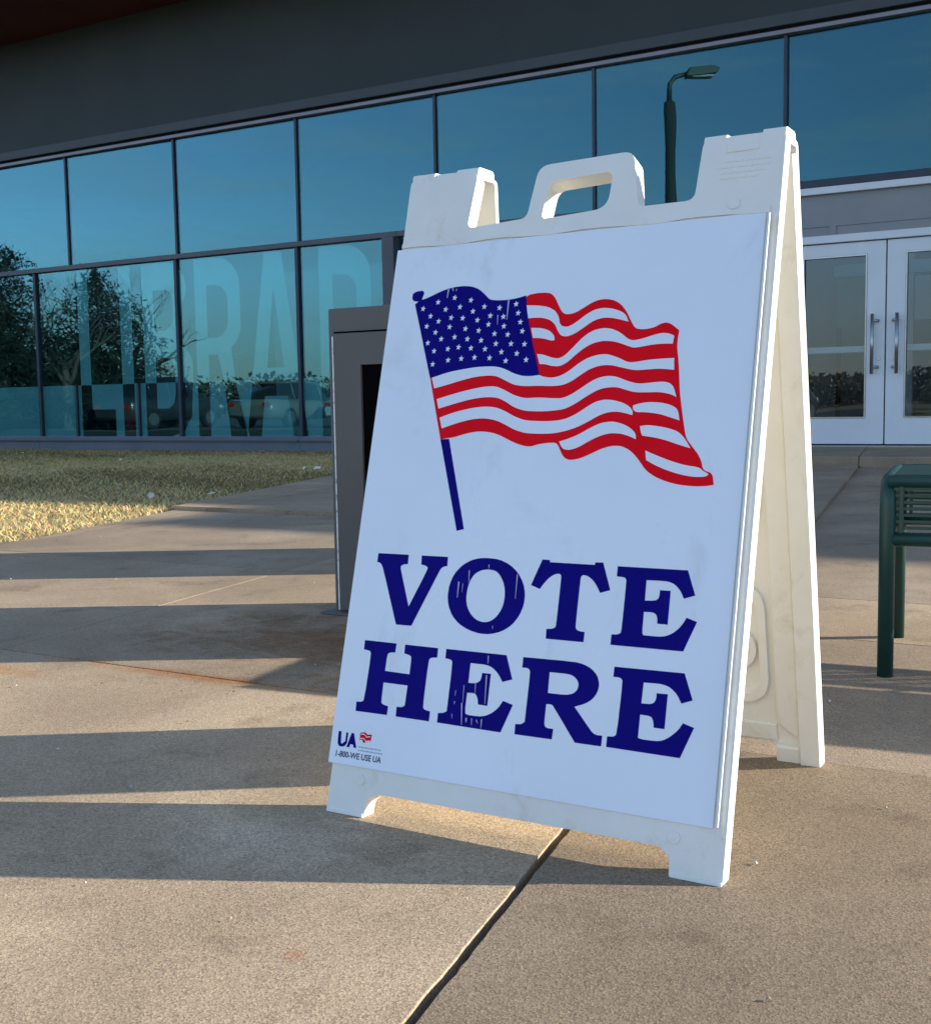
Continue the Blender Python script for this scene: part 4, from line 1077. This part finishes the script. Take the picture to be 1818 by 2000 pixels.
def limb(mb, p, d, L_, r, depth, rnd, tips, gnarl=0.35):
    n = 4
    pts = [p]; rs = [r]
    q = p.copy(); dd = d.copy()
    for i in range(n):
        dd = (dd + Vector((rnd.gauss(0, gnarl), rnd.gauss(0, gnarl), rnd.gauss(0, gnarl) + 0.06)) * 0.35).normalized()
        q = q + dd * (L_ / n)
        pts.append(q.copy()); rs.append(r * (1 - 0.5 * (i + 1) / n))
    mb.tube(pts, rs, 5 if depth < 2 else 3, cap=False)
    if depth >= 4:
        tips.append(q); return
    for k in range(3 if depth < 3 else 4):
        i = rnd.randint(2, n)
        a = rnd.uniform(0, 6.28)
        side = Vector((math.cos(a), math.sin(a), rnd.uniform(0.1, 0.9)))
        nd = (dd * 0.7 + side * 0.75).normalized()
        limb(mb, pts[i], nd, L_ * rnd.uniform(0.55, 0.78), rs[i] * 0.6, depth + 1, rnd, tips, gnarl)

def bare_tree(loc, h, seed, label):
    rnd = random.Random(seed)
    t = empty('bare_tree', loc)
    tag(t, label, 'tree', 'leafless trees across the parking lot')
    tr = MB(); r0 = h * 0.022
    tr.tube([(0, 0, -0.3), (0.05, 0.02, h * 0.18), (0.0, 0.06, h * 0.34)], [r0 * 1.4, r0, r0 * 0.8], 8)
    tr.build('trunk', M['bark'], t)
    br = MB(); tips = []
    for k in range(6):
        a = k * 1.05 + rnd.uniform(-0.3, 0.3)
        limb(br, Vector((0, 0.03, h * rnd.uniform(0.2, 0.34))), Vector((math.cos(a) * 0.7, math.sin(a) * 0.7, 0.8)).normalized(), h * 0.3, r0 * 0.6, 0, rnd, tips)
    br.build('crown', M['bark'], t)
    return t

def evergreen(loc, h, rad, seed, label, material):
    rnd = np.random.default_rng(seed)
    t = empty('evergreen_tree', loc)
    tag(t, label, 'tree', 'evergreen trees across the parking lot')
    MB().tube([(0, 0, -0.3), (0.03, 0, h * 0.5), (0, 0, h * 0.97)], [h * 0.022, h * 0.014, 0.02], 8).build('trunk', M['bark'], t)
    V = []; F = []
    nb = 420
    for k in range(nb):
        f = (k + rnd.uniform(0, 1)) / nb
        z = h * (0.06 + 0.92 * f)
        rr_ = rad * (1 - f ** 2.2) ** 0.75 * rnd.uniform(0.6, 1.12) + 0.12
        a = rnd.uniform(0, 2 * np.pi)
        m_ = max(9, int(72 * (1 - f ** 0.9) + 9))
        s = rnd.uniform(0.12, 1, m_)
        px = np.cos(a) * rr_ * s; py = np.sin(a) * rr_ * s
        pz = z - 0.28 * rr_ * s + 0.16 * rr_ * s * s
        for i in range(m_):
            c = np.array([px[i], py[i], pz[i]]) + rnd.normal(0, 0.10, 3)
            d1 = rnd.normal(0, 1, 3); d1 /= np.linalg.norm(d1)
            d2 = np.cross(d1, rnd.normal(0, 1, 3)); d2 /= np.linalg.norm(d2)
            L1, L2 = rnd.uniform(0.07, 0.18) * (1.25 - 0.5 * f), rnd.uniform(0.016, 0.036)
            b = len(V)
            V += [tuple(c - d1 * L1), tuple(c + d2 * L2), tuple(c + d1 * L1), tuple(c - d2 * L2)]
            F.append((b, b + 1, b + 2, b + 3))
    mb = MB(); mb.v = V; mb.f = F
    mb.build('crown', material, t)
    return t

evergreen((-30.0, 15.4, -0.05), 6.3, 3.7, 1, 'broad dark evergreen mirrored in the leftmost window', M['needles'])
evergreen((-31.5, 11.8, -0.05), 5.9, 3.4, 2, 'rounder grey-green evergreen mirrored behind the frosted L and I', M['needles2'])
evergreen((-35.5, 15.5, -0.05), 6.8, 3.2, 3, 'tall dark evergreen mirrored at the far left window edge', M['needles'])
evergreen((-36.5, 20.5, -0.05), 6.6, 3.4, 9, 'wide dark evergreen mirrored beyond the leftmost window', M['needles'])
bare_tree((-28.5, 13.6, -0.05), 6.8, 14, 'leafless tree mirrored in front of the broad dark evergreen')
bare_tree((-29.5, 17.6, -0.05), 6.6, 15, 'leafless tree mirrored in the far left pane')
bare_tree((-26.7, 2.4, -0.05), 5.2, 4, 'leafless tree mirrored beside the grey cabinet')
bare_tree((-34.5, 9.8, -0.05), 7.0, 5, 'leafless tree mirrored above the smaller evergreen')
bare_tree((-14.0, -18.0, -0.05), 5.5, 6, 'leafless tree mirrored in the right door pane')

# far wooded edge that closes the view over the lot
def far_wood():
    rnd = np.random.default_rng(8)
    V = []; F = []
    n = 42000
    t = rnd.uniform(0, 1, n)
    a = Vector((-150, 60, 0)); b = Vector((-35, -150, 0))
    for i in range(n):
        p = a + (b - a) * t[i]
        hh = 2.3 + 1.0 * math.sin(t[i] * 21) + 0.8 * math.sin(t[i] * 63 + 1) + 0.5 * math.sin(t[i] * 190)
        c = np.array([p.x + rnd.normal(0, 3.5), p.y + rnd.normal(0, 3.5), hh * rnd.uniform(0, 1) ** 0.8 - 0.2])
        d1 = rnd.normal(0, 1, 3); d1 /= np.linalg.norm(d1)
        d2 = np.cross(d1, rnd.normal(0, 1, 3)); d2 /= np.linalg.norm(d2)
        s = rnd.uniform(0.15, 0.5)
        k = len(V)
        V += [tuple(c - d1 * s), tuple(c + d2 * s * 0.5), tuple(c + d1 * s), tuple(c - d2 * s * 0.5)]
        F.append((k, k + 1, k + 2, k + 3))
    mb = MB(); mb.v = V; mb.f = F
    M['wood'] = noisy('far_winter_wood', (0.07, 0.055, 0.042), (0.05, 0.055, 0.035), 0.2, 0.9)
    o = mb.build('far_wood', M['wood'])
    tag(o, 'low brown winter wood beyond the parking lot', 'wood', kind='stuff')
far_wood()

# lamp post
M['lamp'] = noisy('dark_bronze_paint', (0.05, 0.058, 0.058), (0.06, 0.068, 0.068), 5, 0.45)
M['lens'] = mat('lamp_lens', (0.5, 0.5, 0.46), 0.25)
def lamp_post(loc, h, rz, label):
    t = empty('street_lamp', loc, rz)
    tag(t, label, 'street lamp')
    MB().tube([(0, 0, -0.05), (0, 0, 0.7)], 0.28, 18).build('footing', M['slab_e'], t, bevel=0.02)
    MB().tube([(0, 0, 0.7), (0, 0, 2.0), (0, 0, h - 0.65)], [0.14, 0.135, 0.125], 14).build('pole', M['lamp'], t)
    MB().tube([(0, 0, h - 0.65), (0, 0, h - 0.25), (0.12, 0, h - 0.1), (0.45, 0, h)], [0.065, 0.06, 0.055, 0.05], 10).build('arm', M['lamp'], t)
    hd = MB().prism([[(0.36, h - 0.10), (0.44, h + 0.10), (0.95, h + 0.16), (1.1, h + 0.10), (1.04, h - 0.02)]], -0.17, 0.17, lambda a, b, n: (a, n, b)).build('lamp_head', M['lamp'], t, bevel=0.02)
    MB().box(0.5, 0.98, -0.13, 0.13, h - 0.10, h - 0.055).build('lens', M['lens'], hd)
lamp_post((-9.43, 3.0, -0.05), 8.45, R(-59.5), 'dark street lamp mirrored in the upper window beside the sign')

# parked cars
M['tyre'] = mat('tyre_rubber', (0.02, 0.02, 0.02), 0.85)
M['rim'] = noisy('alloy_rim', (0.4, 0.4, 0.41), (0.32, 0.32, 0.33), 9, 0.35, metal=0.8)
M['car_glass'] = mat('car_glass', (0.01, 0.013, 0.015), 0.06, 0, 0.6)
M['head_lamp'] = mat('headlight', (0.75, 0.75, 0.75), 0.15)
M['tail_lamp'] = mat('tail_light', (0.35, 0.01, 0.01), 0.2)
def loft(rows, name, material, parent, bevel=0.0):
    """rows: list of (x, [(y, z), ...]) sections joined along x"""
    mb = MB(); n = len(rows[0][1])
    for x, pr in rows:
        mb.v += [(x, y, z) for y, z in pr]
    for i in range(len(rows) - 1):
        for k in range(n):
            k2 = (k + 1) % n
            mb.smooth.add(len(mb.f))
            mb.f.append((i * n + k, (i + 1) * n + k, (i + 1) * n + k2, i * n + k2))
    mb.f.append(tuple(range(n))); mb.f.append(tuple(reversed(range((len(rows) - 1) * n, len(rows) * n))))
    return mb.build(name, material, parent, bevel)
def car(loc, rz, colr, label, suv=False):
    t = empty('parked_car', loc, rz)
    tag(t, label, 'car', 'cars parked across the lot')
    paint = mat('car_paint_' + label.split()[0], colr, 0.25, 0.0, 0.6)
    top_ = 1.0 if suv else 0.86
    def sec(zt, hw, zb=0.26):
        return [(-hw * 0.92, zb), (-hw, zb + 0.16), (-hw, zt - 0.16), (-hw * 0.9, zt), (hw * 0.9, zt), (hw, zt - 0.16), (hw, zb + 0.16), (hw * 0.92, zb)]
    rows = [(-2.25, sec(0.62, 0.70, 0.36)), (-2.15, sec(0.74, 0.80, 0.3)), (-1.5, sec(top_ - 0.02, 0.88)), (-0.8, sec(top_ + 0.02, 0.9)), (0.9, sec(top_ + 0.05, 0.9)), (1.7, sec(top_ + 0.04, 0.88)), (2.12, sec(top_, 0.82, 0.32)), (2.2, sec(top_ - 0.15, 0.74, 0.4))]
    loft(rows, 'body', paint, t)
    r_ = 1.72 if suv else 1.44
    xb = 2.05 if suv else 1.75
    def cs(z, hw): return [(-hw, top_ - 0.03), (-hw * 0.99, top_), (-hw * 0.9, z * 0.6 + top_ * 0.4), (-hw * 0.82, z), (hw * 0.82, z), (hw * 0.9, z * 0.6 + top_ * 0.4), (hw * 0.99, top_), (hw, top_ - 0.03)]
    loft([(-1.15, cs(top_ + 0.02, 0.80)), (-0.45, cs(r_ - 0.05, 0.82)), (0.2, cs(r_, 0.83)), (xb - 0.75, cs(r_ - 0.03, 0.82)), (xb, cs(top_ + 0.05, 0.78))], 'cabin', M['car_glass'], t)
    MB().prism([round_poly([(-0.42, -0.62), (xb - 0.7, -0.62), (xb - 0.7, 0.62), (-0.42, 0.62)], 0.12)], r_ - 0.045, r_ + 0.02, lambda a, b, n: (a, b, n)).build('roof', paint, t, bevel=0.02)
    for sy in (-1, 1):
        for px_ in (-0.35, 0.55, xb - 0.72):
            MB().tube([(px_ - 0.1, sy * 0.83, top_), (px_, sy * 0.70, r_ - 0.02)], 0.03, 6).build('pillar', paint, t)
        for wx in (-1.4, 1.32):
            w_ = MB().tube([(wx, sy * 0.72, 0.32), (wx, sy * 0.92, 0.32)], 0.33, 22).build('wheel', M['tyre'], t, bevel=0.02)
            MB().tube([(wx, sy * 0.90, 0.32), (wx, sy * 0.935, 0.32)], 0.21, 16).build('rim', M['rim'], w_)
        MB().box(-2.235, -2.13, sy * 0.62 - 0.14, sy * 0.62 + 0.14, 0.60, 0.72).build('headlight', M['head_lamp'], t, bevel=0.02)
        MB().box(2.13, 2.215, sy * 0.62 - 0.13, sy * 0.62 + 0.13, 0.66, 0.80).build('tail_light', M['tail_lamp'], t, bevel=0.02)
        MB().box(-0.85, -0.68, sy * 0.96 - 0.07, sy * 0.96 + 0.07, top_ + 0.02, top_ + 0.14).build('mirror', paint, t, bevel=0.02)
    MB().box(-2.27, -2.22, -0.5, 0.5, 0.36, 0.5).build('grille', M['tyre'], t, bevel=0.01)
rzc = BH + R(90)
def parked(u, w, rz, c, label, suv=False):
    p = FW(u, w, -0.05)
    car((p.x, p.y, p.z), rz, c, label, suv)
parked(-14.4, 16.6, rzc, (0.03, 0.032, 0.036), 'charcoal car mirrored under the frosted B and R', True)
parked(-9.2, 17.2, rzc, (0.16, 0.15, 0.13), 'tan car mirrored under the frosted A')
parked(-5.4, 17.0, rzc, (0.6, 0.61, 0.62), 'white car mirrored beside the grey cabinet')
parked(5.2, 19.5, rzc + 0.2, (0.05, 0.012, 0.012), 'maroon car mirrored in the left door pane', True)
parked(2.2, 21.0, rzc, (0.06, 0.07, 0.09), 'slate car mirrored at the edge of the left door', False)

# red notice board standing inside the window
nb = empty('notice_stand', FW(0.4, -0.75, 0.10), BH + 0.5)
tag(nb, 'red notice stand just inside the window below the frosted L', 'notice stand')
MB().box(-0.17, 0.17, -0.012, 0.012, 0.04, 0.58).build('board', M['red'], nb, bevel=0.004)
MB().box(-0.12, -0.09, -0.1, 0.12, 0.0, 0.04).build('foot', M['mullion'], nb)
MB().box(0.09, 0.12, -0.1, 0.12, 0.0, 0.04).build('foot', M['mullion'], nb)
